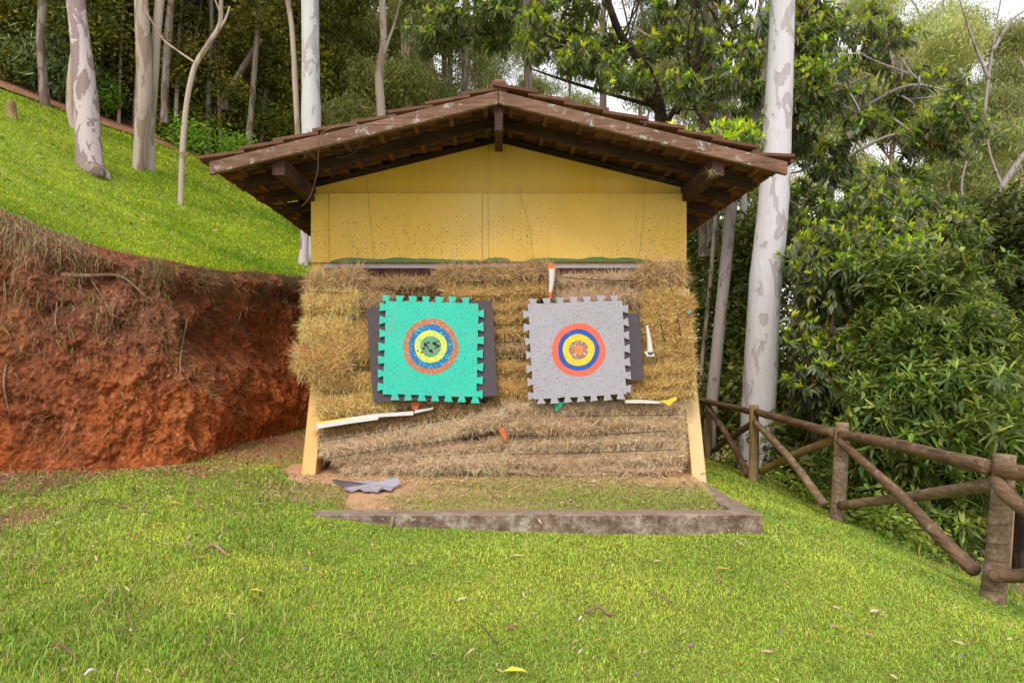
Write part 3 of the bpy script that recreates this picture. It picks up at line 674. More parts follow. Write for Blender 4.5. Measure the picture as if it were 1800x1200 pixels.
for k in range(16):
    y = 6.16+k*.30; v_, f_ = tube_vf([(0, y, AZ+.085), (0, y+.17, AZ+.10), (0, y+.33, AZ+.095)], [.085, .08, .075], sides=12, sub=2)
    o = link('ridge_tile', mesh('ridge_tile', v_, f_, True), M['tile'], shed)
box('plinth_brick_course', -.5, 1.75, 6.66, 6.9, .34, .435, M['brickbase'], shed, .006)
tag(tube('dry_vine', [P(690, 218, 6.05), P(600, 222, 6.05), P(565, 235, 6.08), P(560, 260, 6.10), P(558, 300, 6.3), P(545, 345, 6.5), P(530, 363, 6.55)], [.004]*7, M['twig'], sides=5), 'thin dry vine dangling from the left bargeboard', 'vine')
tag(tube('dry_vine', [P(638, 208, 6.1), P(641, 225, 6.2), P(630, 260, 6.4), P(610, 275, 6.5), P(590, 277, 6.55)], [.0035]*5, M['twig'], sides=5), 'short curled vine under the left roof slope', 'vine')
for (px, py, sz, n_, lab) in ((1250, 300, .10, 60, 'wisp of dry moss hanging from the right purlin end'), (537, 268, .05, 40, 'wisp of dry grass under the left bargeboard')):
    r = np.random.default_rng(int(px)); p0 = P(px, py, 6.2); ax = r.normal(size=(n_, 3))*.5; ax[:, 2] -= 1
    tag(link('dry_moss', scatter('dry_moss', BL_V*[.05, .5, 1], BL_F, None, np.array(p0)+r.normal(size=(n_, 3))*.015, rot_from_axis(ax, r.uniform(0, 6, n_)), r.uniform(.5, 1, n_)*sz, np.tile([[.3, .26, .14]], (n_, 1))), M['grass']), lab, 'moss')

# ------------------------------------------------------------------ straw bales
def hayY(py): return 6.86-(py-470)/370*.33
def rounded(dims, r, seg, nz):
    """rounded box surface as verts+quads"""
    V = []; F = []
    a = np.array(dims)
    for ax in range(3):
        o1, o2 = [q for q in range(3) if q != ax]; n1_, n2_ = seg[o1], seg[o2]
        g1, g2 = np.linspace(-1, 1, n1_+1), np.linspace(-1, 1, n2_+1)
        for sg in (-1, 1):
            G1, G2 = np.meshgrid(g1, g2); p = np.zeros(G1.shape+(3,)); p[..., ax] = sg; p[..., o1] = G1; p[..., o2] = G2
            o = sum(len(q) for q in V); V.append(p.reshape(-1, 3)); i = np.arange(n1_*n2_); b = (i//n1_)*(n1_+1)+i % n1_+o
            f = np.stack([b, b+1, b+n1_+2, b+n1_+1], 1); flip = (sg > 0) ^ (ax == 1)
            F.append(f if flip else f[:, ::-1])
    V = np.vstack(V)*a; F = np.vstack(F); inner = np.clip(V, -(a-r), a-r); d = V-inner; d /= np.maximum(np.linalg.norm(d, axis=1, keepdims=True), 1e-9)
    return inner+d*r, d, F
STR_V = np.array([[-.5, 0, 0], [.5, 0, 0], [.5, .12, .5], [-.5, .12, .5], [0, 0, 1.]]); STR_F = np.array([[0, 1, 2], [0, 2, 3], [3, 2, 4]])
TONE = {'g': ('hay_gold', [.88, .55, .22], 'golden'), 'b': ('hay_brown', [.64, .42, .22], 'brown'), 'y': ('hay_grey', [.84, .58, .37], 'greyish')}
def bale(x0, y0, x1, y1, hpx, tone, off, label, seed, fray=1., side=False):
    """slab centred on the line (x0,y0)-(x1,y1) in the straw face, hpx thick"""
    cy = (y0+y1)/2; Yf = hayY(cy)-off; A, B = P(x0, y0, Yf), P(x1, y1, Yf); c = (A+B)/2; lx = (B-A).length/2+.012; ang_ = math.atan2(B.z-A.z, B.x-A.x)
    hz = hpx*Yf/1200/2-.003; rs_ = random.Random(seed); Yf -= rs_.uniform(-.03, .025); back = 7.22; ly = (back-Yf)/2
    dims = (lx, ly, hz); r_ = min(hz*.92, .10, lx*.7, ly*.8)
    seg = (max(6, int(lx*2/.028)), 8, max(4, int(hz*2/.024)))
    V, N, F = rounded(dims, r_, seg, 0)
    s = seed*7.3; dsp = fbm(V[:, 0]*5+s, V[:, 1]*5, V[:, 2]*6, seed, 3)*.032+fbm(V[:, 0]*22+s, V[:, 1]*16, V[:, 2]*12, seed+3, 3)*.022
    V = V+N*dsp[:, None]; zz = np.clip(V[:, 2]/hz, -1, 1); fr0 = np.clip(-V[:, 1]/ly, 0, 1)
    V[:, 1] += fr0*(.045 if tone == 'y' else .075)*(zz**2) + fr0*.035*np.clip(np.abs(V[:, 0]/lx)-.75, 0, 1)*4*.6
    V[:, 2] += .018*np.sin(V[:, 0]*4.5+seed)*fr0
    ca, sa = math.cos(ang_), math.sin(ang_); Rm = np.array([[ca, 0, -sa], [0, 1, 0], [sa, 0, ca]])
    o = link('straw_bale', tri_mesh('straw_bale', V @ Rm.T, F, None, True), M[TONE[tone][0]]); o.location = (c.x, Yf+ly, c.z)
    tag(o, label, 'straw bale', 'straw bales stacked against the shed wall')
    r = np.random.default_rng(seed+900); area = 4*lx*hz; n = int(min(9000, area*21000*fray))
    # front-facing strands
    fr = np.where((N[:, 1] < -.1) | (np.abs(N[:, 2]) > .5) & (V[:, 1] < 0) | (np.abs(N[:, 0]) > .5) & (V[:, 1] < 0))[0]
    w_ = np.where(N[fr, 1] < -.5, 1., .18); k = r.choice(fr, n, p=w_/w_.sum()); p = V[k]+N[k]*.001+r.normal(size=(n, 3))*[.012, .004, .006]
    ax = r.normal(size=(n, 3))*np.array([.8, .25, 1.15]); grav = fbm(p[:, 0]*6, p[:, 2]*6, seed, 5, 2); ax[:, 0] += grav*1.3*np.sign(ax[:, 2]); ax += N[k]*np.abs(r.normal(size=(n, 1)))*.5
    Rn = rot_from_axis(ax, r.uniform(0, 6.28, n)); ln = r.uniform(.025, .085, n)*(1.8 if ('shaggy' in label or 'tousled' in label) else 1.15)
    S = np.stack([.0028/ln*r.uniform(.7, 1.3, n), .6*np.ones(n), np.ones(n)], 1)
    tint = np.array(TONE[tone][1])*rs_.uniform(.78, 1.12)*np.clip(1+.42*r.normal(size=(n, 1)), .2, 1.9); tint[:, 2] *= r.uniform(.7, 1.3, n); tint = np.clip(tint, .02, .85)
    me = scatter('loose_straw', STR_V, STR_F, None, p @ Rm.T, np.einsum('ij,njk->nik', Rm, Rn)*S[:, None, :], ln, tint)
    ch = bpy.data.objects.new('loose_straw', me); me.materials.append(M['straw']); COL.objects.link(ch); ch.parent = o; ch['kind'] = 'stuff'
    return o
BALES = [
 # lower, greyish, left half
 (600, 826, 740, 826, 22, 'y', .0, 'crushed brown straw slab lying on the ground at lower left of the stack'),
 (738, 820, 888, 813, 36, 'y', .02, 'thick greyish straw slab on the ground, just left of the middle gap'),
 (585, 812, 735, 797, 24, 'y', .0, 'thin matted slab second from the ground at the left buttress'),
 (735, 796, 886, 776, 24, 'y', .01, 'thin matted slab second from the ground, ending at the orange patch'),
 (560, 792, 712, 768, 34, 'y', .03, 'fat greyish slab third from the ground against the left buttress'),
 (712, 767, 885, 738, 36, 'y', .04, 'fat pale slab tilted upward, ending left of the middle orange patch'),
 (556, 762, 720, 744, 22, 'b', .0, 'thin brown slab directly beneath the white foam boards'),
 (718, 736, 892, 716, 22, 'b', .0, 'thin brown slab under the lower edge of the teal target'),
 # lower, right half
 (868, 833, 1052, 832, 14, 'y', .0, 'flattened straw layer resting on the brick course'),
 (868, 813, 1055, 812, 32, 'y', .02, 'long greyish slab lowest in the right half, right of the middle'),
 (1052, 826, 1195, 825, 16, 'y', .0, 'flattened straw layer on the ground near the right buttress'),
 (1062, 806, 1207, 803, 28, 'y', .01, 'slab low in the stack, touching the foot of the right buttress'),
 (893, 784, 1052, 780, 28, 'y', .015, 'third slab from the ground in the column right of the orange patch'),
 (1054, 779, 1208, 776, 27, 'y', .01, 'third slab from the ground beside the right buttress'),
 (892, 750, 1052, 748, 34, 'y', .035, 'fat pale slab with combed ends right of the orange patch'),
 (1056, 746, 1206, 744, 34, 'y', .03, 'fat greyish slab beside the upper part of the right buttress'),
 (885, 719, 1050, 717, 28, 'y', .01, 'greyish slab right below the green foam scrap'),
 (1052, 716, 1205, 716, 27, 'y', .01, 'greyish slab right below the short white foam strip'),
 # upper left column
 (556, 714, 690, 712, 44, 'g', .07, 'golden bale resting on the white foam boards at lower left'),
 (690, 712, 800, 708, 22, 'b', .0, 'brown slab tucked under the bottom teeth of the teal target'),
 (548, 672, 668, 672, 40, 'g', .08, 'golden bale just above the left buttress top'),
 (520, 636, 614, 634, 62, 'g', .14, 'shaggy golden bale bulging out at the left edge of the stack'),
 (527, 586, 620, 582, 58, 'g', .10, 'golden bale at the left edge, third from the top'),
 (536, 532, 628, 534, 56, 'g', .07, 'golden bale at the left edge, second from the top'),
 (542, 494, 634, 486, 38, 'b', .04, 'tousled brown bale on the top left corner of the stack'),
 (612, 606, 668, 606, 82, 'g', .04, 'small upright bale between left column and black backing sheet'),
 (628, 540, 690, 538, 60, 'b', -.02, 'dark recessed bale beside the top left corner of the teal target'),
 # top row
 (632, 505, 790, 497, 32, 'b', .0, 'brown bale in the top row under the exposed slats'),
 (770, 488, 966, 476, 34, 'b', .04, 'long tousled bale in the top row left of the white paper cone'),
 (780, 515, 964, 509, 32, 'g', .03, 'golden bale in the second row left of the red-tipped cone'),
 (972, 492, 1128, 490, 26, 'y', .0, 'sagging greyish bale in the top row right of the white cone'),
 (974, 525, 1136, 523, 40, 'y', .01, 'greyish bale behind the top teeth of the grey target'),
 (1126, 486, 1205, 482, 44, 'b', .06, 'shaggy brown bale on the top right corner of the stack'),
 # middle column and behind targets
 (664, 560, 870, 560, 58, 'b', -.02, 'brown bale mostly hidden behind the upper teal target'),
 (664, 620, 870, 620, 58, 'b', -.02, 'brown bale mostly hidden behind the middle of the teal target'),
 (664, 675, 870, 675, 50, 'b', -.02, 'brown bale mostly hidden behind the lower teal target'),
 (852, 540, 936, 536, 26, 'g', .01, 'topmost golden bale between the two targets'),
 (858, 562, 934, 559, 22, 'g', .02, 'second bale down between the two targets'),
 (864, 588, 934, 585, 28, 'g', .02, 'third bale down between the two targets'),
 (868, 617, 940, 615, 28, 'b', .02, 'fourth bale down between the two targets'),
 (868, 645, 944, 644, 28, 'g', .03, 'fifth bale down between the two targets'),
 (866, 682, 946, 680, 44, 'g', .02, 'lowest golden bale between the two targets'),
 (930, 575, 1130, 575, 56, 'g', -.02, 'golden bale mostly hidden behind the upper grey target'),
 (930, 630, 1130, 630, 54, 'g', -.02, 'golden bale mostly hidden behind the middle of the grey target'),
 (930, 680, 1110, 680, 46, 'g', -.02, 'golden bale mostly hidden behind the lower grey target'),
 # right columns
 (1148, 510, 1148, 634, 40, 'g', .03, 'upright bale just left of the two seams, behind the paper roll'),
 (1180, 505, 1183, 636, 34, 'g', .05, 'upright bale between the two vertical seams at right'),
 (1206, 520, 1211, 640, 32, 'g', .06, 'upright bale on the right edge with a blue speck'),
 (1104, 652, 1226, 648, 28, 'g', .07, 'horizontal golden bale right under the upright bales'),
 (1106, 676, 1222, 673, 24, 'g', .06, 'second horizontal golden bale right of the grey target'),
 (1098, 698, 1222, 694, 24, 'g', .06, 'third horizontal bale, just above the short white strip'),
]
for k, bdef in enumerate(BALES): bale(*bdef, seed=k+1)
# twine around the bales: dark cords in the seams
cords = [[(540, 512), (590, 514), (622, 516)], [(548, 545), (546, 590), (540, 640)], [(668, 506), (720, 512), (762, 500)], [(800, 497), (900, 492), (955, 487)], [(1152, 512), (1160, 560), (1168, 600)], [(1180, 505), (1190, 550), (1196, 590)],
         [(560, 776), (640, 764), (750, 744), (840, 727)], [(575, 806), (680, 788), (780, 775), (878, 762)], [(740, 803), (830, 796), (885, 792)], [(895, 733), (1000, 731), (1200, 729)], [(895, 766), (1050, 764), (1170, 757)], [(900, 798), (1050, 795), (1190, 790)], [(985, 487), (1050, 492), (1120, 494)], [(868, 572), (932, 570)], [(870, 602), (932, 600)], [(870, 631), (940, 628)]]
TW = ['across the left column under its top bale', 'running down the left column', 'above the turquoise target', 'in the top row left of the paper cone', 'as the left of two vertical seams at right', 'as the right of two vertical seams at right', 'right under the white foam boards', 'second below the foam boards, left half', 'short, low in the left half near the orange patch', 'highest in the lower right half', 'second from the top in the lower right half', 'lowest in the lower right half', 'in the top row right of the paper cone', 'highest between the two targets', 'middle one between the two targets', 'lowest between the two targets']
for k, c in enumerate(cords):
    g = 'cords binding the straw bales'
    tag(tube('twine', [P(a, b, hayY(b)-.02-.05*(a < 620 or a > 1145)) for a, b in c], [.003 if c[0][1] > 720 else .004]*len(c), M['twine'], sides=5, rough=.3), 'dark twine '+TW[k], 'twine', g)

# ------------------------------------------------------------------ targets
def matY(py, off): return hayY(py)-off
def PL(px, py, off): return P(px, py, matY(py, off))
def jig(corners, nteeth, tl, phase):
    """outline (pixel space) of a foam mat; corners TL,TR,BR,BL of the body"""
    out = []
    for s in range(4):
        a = Vector(corners[s]).to_2d(); b = Vector(corners[(s+1) % 4]).to_2d(); d = b-a; Ln = d.length; d.normalize(); nn = Vector((d.y, -d.x)); pitch = Ln/nteeth
        out.append(a)
        for k in range(nteeth):
            c = (k+phase[s])*pitch; w1, w2 = pitch*.20, pitch*.32
            for q, e in ((c-w1, 0), (c-w2, tl), (c+w2, tl), (c+w1, 0)):
                if -pitch*.3 < q < Ln+pitch*.3: out.append(a+d*q+nn*e)
    return out
def mat_target(name, corners, center, rings, m, label, off, phase, tl=10):
    root = empty(name, PL(center[0], center[1], off), label, 'archery target')
    o2 = jig(corners, 7, tl, phase)
    jr = random.Random(int(center[0])); pts = [PL(p.x+jr.uniform(-.9, .9), p.y+jr.uniform(-.9, .9), off) for p in o2]; nrm_ = (pts[3]-pts[0]).cross(PL(corners[3][0], corners[3][1], off)-pts[0]).normalized()
    if nrm_.y < 0: nrm_ = -nrm_
    prism('foam_mat', pts, nrm_*.028, m, root)
    for k, (r0, r1, mm, lab) in enumerate(rings):
        V = []; F = []; n = 72; sc = matY(center[1], off)/1200
        for i in range(n):
            an = 2*math.pi*i/n; j = 1+.012*math.sin(an*3+k)+.010*math.sin(an*5+1+k)
            for rr_, dd in ((r1*j, .0018+.0004*k), (r1*j, -.001), (r0*j*.99, .0018+.0004*k)):
                p = PL(center[0]+rr_*math.cos(an), center[1]+rr_*math.sin(an), off)-nrm_*dd; V.append(p)
        for i in range(n):
            a, b = 3*i, 3*((i+1) % n); F += [(a, b, b+1, a+1), (a+2, b+2, b, a)]
        if r0 == 0:
            pass
        o = link('painted_ring', mesh('painted_ring', V, F), M[mm], root); o['label'] = lab
    return root, nrm_
troot, tn = mat_target('jigsaw_mat_target', [(678, 529), (841, 533), (838, 698), (673, 692)], (757, 609), [(38.5, 49, 't_red', 'red painted ring'), (28, 39, 't_blue', 'blue painted ring'), (18, 28.5, 't_yel', 'yellow painted ring'), (0.01, 18.5, 't_core', 'shot-up green bullseye')],
           M['teal'], 'square turquoise foam mat with faded red, blue and yellow rings', .15, (.03, .75, .10, .55))
# torn-out holes in the bullseye
r = random.Random(8); V = []; F = []
for (hx, hy, hs) in ((748, 606, 4.5), (753, 602, 3), (764, 604, 5), (770, 608, 3.5), (757, 616, 3.5), (745, 613, 2.5), (766, 612, 2.5), (735, 617, 2), (741, 619, 2), (752, 611, 2.5), (770, 600, 2), (760, 619, 2.5)):
    o = len(V); n = 9; V.append(PL(hx, hy, .15)-tn*.0042)
    for i in range(n): an = 6.283*i/n; q = hs*r.uniform(.5, 1.15); V.append(PL(hx+q*math.cos(an), hy+q*math.sin(an), .15)-tn*.0042)
    F += [(o, o+1+i, o+1+(i+1) % n) for i in range(n)]
link('torn_hole', mesh('torn_hole', V, F), M['twine'], troot)['label'] = 'black torn hole shot through the bullseye'
mat_target('jigsaw_mat_target', [(928, 534), (1094, 528), (1101, 692), (938, 701)], (1017, 615), [(36, 47, 'g_red', 'red painted ring'), (27.5, 36.5, 'g_blue', 'blue painted ring'), (16.5, 28, 'g_yel', 'yellow painted ring'), (8, 17, 'g_brown', 'worn brown ring'), (.01, 8.5, 'g_org', 'orange bullseye')],
           M['greymat'], 'square grey foam mat with crisp red, blue and yellow rings', .15, (.4, .62, .45, .25), 9)
def sheet(name, pts, off, th, m, label, cat):
    p = [PL(a, b, off) for a, b in pts]; o = prism(name, p, (0, th, 0), m, None, .002); return tag(o, label, cat)
sheet('backing_sheet', [(645, 541), (760, 534), (864, 528), (869, 600), (874, 696), (800, 700), (657, 707), (651, 640)], .118, .02, M['foam_dark'], 'large charcoal foam sheet behind the turquoise target', 'foam sheet')
sheet('backing_sheet', [(1060, 550), (1124, 551), (1128, 610), (1131, 668), (1066, 672)], .118, .02, M['foam_dark'], 'charcoal foam sheet showing right of the grey target', 'foam sheet')
sheet('backing_sheet', [(820, 675), (872.5, 670), (873.5, 695), (822, 697)], .126, .005, M['foam_dark'], 'small dark foam strip at the lower right of the charcoal sheet', 'foam sheet')
def slab(name, quad, th, m, label, cat, off=.085):
    p = [PL(a, b, off) for a, b in quad]; return tag(prism(name, p, (0, th, 0), m, None, .002), label, cat)
s1 = slab('foam_board', [(556, 745), (600, 738), (665, 733), (664, 737), (620, 743), (557, 753)], .30, M['foam_white'], 'long white foam board jutting from the straw by the left buttress', 'foam board', .12)
s2 = slab('foam_board', [(599, 736), (655, 728), (726, 723), (726, 729), (655, 733), (598, 741)], .25, M['foam_white'], 'white foam board lying on the longer board under the golden bale', 'foam board', .10)
s3 = slab('foam_board', [(729, 721), (762, 716), (760, 719), (729, 726)], .15, M['foam_white'], 'stub of white foam board below the teal target', 'foam board', .06)
s4 = slab('foam_board', [(1099, 703), (1130, 703), (1168, 706), (1167, 709), (1130, 708), (1099, 708)], .2, M['foam_white'], 'short white foam strip right below the grey target', 'foam board', .10)
slab('foam_scrap', [(557, 742), (600, 736), (617, 736), (600, 741), (557, 748)], .1, M['foam_yellow'], 'yellow scrap on top of the left foam board', 'foam scrap', .105)
slab('foam_scrap', [(1160, 705), (1175, 703), (1188, 697), (1190, 702), (1183, 706), (1176, 713), (1170, 708)], .02, M['foam_yellow'], 'torn yellow foam scrap at the end of the white strip', 'foam scrap', .125)
slab('foam_scrap', [(971, 700), (981, 698), (984, 706), (990, 708), (986, 714), (978, 722)], .012, M['foam_green'], 'torn green foam scrap under the grey target', 'foam scrap', .085)
slab('foam_scrap', [(993, 701), (1001, 701), (1001, 708), (995, 709)], .012, M['foam_blue'], 'tiny turquoise scrap between the bottom teeth of the grey target', 'foam scrap', .07)
slab('foam_scrap', [(722, 706), (740, 706), (736, 713), (733, 719), (725, 719)], .02, M['foam_orange'], 'orange scrap wedged below the turquoise target', 'foam scrap', .05)
slab('foam_scrap', [(878, 748), (886, 752), (891, 768), (889, 776), (882, 764), (876, 755)], .02, M['foam_orange'], 'orange patch in the gap at the middle of the stack', 'foam scrap', .01)
slab('foam_scrap', [(1208, 547), (1213, 546), (1213, 550), (1209, 551)], .01, M['foam_blue'], 'blue speck on the right edge of the straw', 'foam scrap', .12)
# paper cones
def cone(name, a, b, r0, r1, m, label, off):
    o = tube(name, [PL(*a, off), PL((a[0]+b[0])/2+1, (a[1]+b[1])/2, off), PL(*b, off)], [r0, (r0+r1)/2, r1], m, None, sides=12, rough=.08, seed=3); return tag(o, label, 'paper roll')
c1 = cone('paper_cone', (970, 474), (967, 516), .036, .017, M['foam_white'], 'white paper cone with red tip stuck in the straw above the grey target', .10)
tube('cone_tip', [PL(967.3, 514, .10), PL(967, 520, .10), PL(968, 525, .10)], [.023, .020, .010], M['foam_orange'], c1, sides=10).matrix_parent_inverse = Matrix()
prism('cone_flap', [PL(964, 465, .10), PL(970, 463, .10), PL(978, 471, .10), (PL(975, 475, .10)), PL(963, 474, .10)], (0, .01, 0), M['foam_orange'], c1).matrix_parent_inverse = Matrix()
c2 = cone('paper_roll', (1137, 572), (1143, 620), .012, .031, M['foam_white'], 'white rolled paper standing right of the grey target', .12)
tube('roll_mouth', [PL(1143, 619.5, .12), PL(1143.5, 622, .12)], [.026, .026], M['plastic_dark'], c2, sides=10).matrix_parent_inverse = Matrix()
slab('paper_scrap', [(1133, 619), (1138, 617), (1141, 624), (1150, 621), (1149, 626), (1138, 626)], .01, M['foam_white'], 'crumpled white paper at the foot of the paper roll', 'paper scrap', .125)
slab('plastic_scrap', [(612, 548), (619, 545), (622, 553), (618, 566), (613, 573)], .05, M['plastic_dark'], 'dark plastic sliver in the gap by the left column', 'plastic scrap', .03)
slab('plastic_scrap', [(604, 642), (610, 630), (618, 627), (622, 640), (617, 648)], .05, M['plastic_dark'], 'crumpled grey plastic in the gap under the small upright bale', 'plastic scrap', .08)

r = np.random.default_rng(44); n = 5000; x = r.uniform(-1.85, 1.85, n); y = 6.62-np.abs(r.normal(size=n))*.28; k = y > 5.4; x, y = x[k], y[k]; n = len(x)
ax = r.normal(size=(n, 3)); ax[:, 2] = np.abs(ax[:, 2])*.25; tn_ = np.array([.80, .58, .32])*r.uniform(.4, 1.1, (n, 1)); ln = r.uniform(.03, .10, n)
tag(link('loose_straw', scatter('loose_straw', STR_V, STR_F, None, np.stack([x, y, np.maximum(padz(x, y), low(x, y))+.008], 1), rot_from_axis(ax, r.uniform(0, 6.28, n))*np.stack([.003/ln, .6*np.ones(n), np.ones(n)], 1)[:, None, :], ln, tn_), M['straw']), 'loose straw spilled along the foot of the stacked bales', kind='stuff')

# grey foam scrap on the soil
def on_pad(px, py, lift=0.):
    Y = 6.0
    for _ in range(12): X = (px-876)*Y/1200; z = float(padz(X, Y)); Y = (1.5-z)*1200/(py-640)
    return Vector((X, Y, z+lift))
pts2 = [(604, 854), (612, 862), (624, 857), (628, 851), (640, 855), (652, 853), (668, 857), (684, 855), (698, 852), (704, 857), (694, 861), (688, 867), (672, 866), (664, 870), (655, 867), (640, 869), (632, 866), (618, 868), (608, 862)]
V = []; n = len(pts2); top = []
for k, q in enumerate(pts2):
    p = on_pad(*q, .0); z = .045+.010*math.sin(k*1.7)+(.02 if k in (0, 8) else 0); V.append(p+Vector((0, 0, z)));
c = sum(V, Vector())/n; V2 = V+[p+Vector((0, 0, -.02)) for p in V]+[c+Vector((0, 0, .008)), c+Vector((0, 0, -.01))]
F = [(2*n, (i+1) % n, i) for i in range(n)]+[(2*n+1, n+i, n+(i+1) % n) for i in range(n)]+[(i, (i+1) % n, n+(i+1) % n, n+i) for i in range(n)]
tag(link('foam_mat_scrap', mesh('foam_mat_scrap', V2, F), M['foam_grey']), 'torn curled grey foam mat scrap lying on the worn soil', 'foam scrap')
slab_p = on_pad(687, 852, .05); tag(prism('foam_scrap', [slab_p+Vector(q) for q in ((-.02, 0, -.02), (.02, 0, -.03), (.015, 0, .02), (-.015, 0, .025))], (0, .012, 0), M['foam_green']), 'tiny green foam scrap behind the grey mat scrap', 'foam scrap')

# ------------------------------------------------------------------ concrete kerb
def rough_bar(name, A, B, wd, zt, zb, seg, seed, broken=False, parent=None):
    """A,B = outer edge line in plan; wd vector inward"""
    V = []; F = []; A, B, wd = Vector(A), Vector(B), Vector(wd)
    for k in range(seg+1):
        t = k/seg; p = A.lerp(B, t); e = .006*float(fbm(k*.5, seed, 0, 2, 3)); q = p+wd
        if broken: q = p+wd*(1-max(0., .28*float(fbm(k*.35, seed, 0, 9, 3))+.10*math.sin(t*math.pi)))
        z_ = zt+e*.6; V += [(p.x, p.y, zb), (p.x+e, p.y+e, z_-.006), (p.x+wd.x*.05, p.y+wd.y*.05, z_), (q.x, q.y, z_+e*.5), (q.x+wd.x*.1, q.y+wd.y*.1, zb)]
    for k in range(seg):
        o = 5*k; F += [(o+i, o+(i+1) % 5, o+5+(i+1) % 5, o+5+i) for i in range(5)]
    F += [(4, 3, 2, 1, 0), tuple(5*seg+i for i in range(5))]
    return link(name, mesh(name, V, F), M['concrete'], parent)
kerb = empty('concrete_kerb', (2, 5.17, .2), 'stained L-shaped concrete kerb around the soil in front of the straw', 'kerb')
rough_bar('kerb_front', (-1.42, 5.17), (2.0, 5.17), (0, .17), .362, -.05, 60, 3, parent=kerb)
rough_bar('kerb_side', (2.0, 5.345), (2.0, 6.64), (-.185, 0), .360, -.05, 30, 5, True, kerb)

# ------------------------------------------------------------------ log fence
fence = empty('log_fence', (3.5, 7.2, -.1), 'rustic brown log fence with crossed braces along the drop', 'fence')
FP = [(1246, 700, 803, 11.8), (1325, 712, 842, 9.4), (1470, 742, 914, 7.2), (1752, 798, 1058, 4.7)]
posts = []
for k, (px, pt, pb, Y) in enumerate(FP):
    r_ = (.062, .068, .074, .071)[k]; a = P(px-(12 if k == 3 else 2), pb+8, Y); a.z -= .12; b = P(px+ (10 if k == 2 else 14 if k == 3 else 0), pt, Y)
    tube('post', [a, (a+b)/2+Vector((.012, 0, 0)), b], [r_*1.03, r_, r_*.93], M['log_post'] if k < 2 else M['log_grey'], fence, sides=14, rough=.10, seed=k, sub=8); posts.append((a, b))
extra = [(3.62, 14.2), (3.48, 2.2)]
for (x, y) in extra:
    z = float(low(x, y)); a, b = Vector((x, y, z-.1)), Vector((x, y, z+1.05 if y > 5 else 1.0)); tube('post', [a, b], [.08, .075], M['log_grey'], fence, sides=12, rough=.1)
def rail(pts, r0, r1, m, nm, off=.0, seed=0):
    pts = [Vector(p)+Vector((off, 0, 0)) for p in pts]; n = len(pts)
    tube(nm, pts, [.86*(r0+(r1-r0)*k/(n-1)) for k in range(n)], M[m], fence, sides=12, rough=.13, seed=seed, sub=8)
rail([P(1180, 693, 14.3), P(1240, 705, 11.8), P(1290, 716, 10.4), P(1322, 724, 9.5)], .05, .055, 'log_dark', 'rail', 0, 1)
rail([P(1330, 724, 9.35), P(1400, 743, 8.2), P(1468, 762, 7.25)], .056, .06, 'log_dark', 'rail', 0, 2)
rail([P(1480, 764, 7.15), P(1560, 778, 6.2), P(1650, 800, 5.45), P(1742, 822, 4.78)], .060, .066, 'log_dark', 'rail', 0, 3)
rail([P(1762, 826, 4.62), P(1800, 832, 4.4), P(2300, 905, 2.95), (3.45, 2.2, .85)], .066, .06, 'log_dark', 'rail', 0, 4)
rail([P(1248, 712, 11.7), P(1290, 775, 10.5), P(1320, 832, 9.5)], .055, .06, 'log_dark', 'brace', -.05, 5)
rail([P(1248, 792, 11.7), P(1285, 765, 10.5), P(1320, 742, 9.5)], .05, .055, 'log_dark', 'brace', .05, 6)
rail([P(1334, 742, 9.3), P(1395, 805, 8.2), P(1456, 885, 7.25)], .05, .055, 'log_grey', 'brace', -.05, 7)
rail([P(1332, 828, 9.3), P(1400, 795, 8.2), P(1470, 768, 7.3)], .052, .056, 'log_post', 'brace', .05, 8)
rail([P(1484, 775, 7.1), P(1590, 868, 5.9), P(1660, 940, 5.2), P(1726, 1003, 4.8)], .05, .056, 'log_dark', 'brace', -.05, 9)
rail([P(1470, 888, 7.1), P(1590, 873, 5.9), P(1660, 862, 5.3), P(1748, 850, 4.75)], .052, .056, 'log_grey', 'brace', .05, 10)
rail([P(1766, 845, 4.6), P(1830, 905, 4.2), P(2300, 1180, 2.9)], .052, .056, 'log_dark', 'brace', -.05, 11)
rail([P(1742, 1012, 4.62), P(1850, 1010, 4.3), P(2300, 1000, 3.0)], .052, .056, 'log_dark', 'brace', .0, 12)
rail([P(1180, 720, 14.1), P(1215, 755, 12.8), P(1240, 800, 11.9)], .05, .055, 'log_dark', 'brace', 0, 13)
rail([P(1190, 790, 14.1), P(1220, 745, 12.8), P(1244, 720, 11.9)], .05, .055, 'log_dark', 'brace', .05, 14)
for k, (a, b) in enumerate(posts):
    lst = []
    for j in range(7 if k > 1 else 0):
        t = .2+.1*j; c = a.lerp(b, t); rad = .077 if k < 3 else .074
        lst.append(([c+Vector((rad*math.cos(q), rad*math.sin(q), .02*math.sin(q*.5+j))) for q in np.linspace(0, 6.28, 14)], [.0018]*14))
    for pts, rd in lst: tube('wire_wrap', pts, rd, M['wire'], fence, sides=4, sub=2)
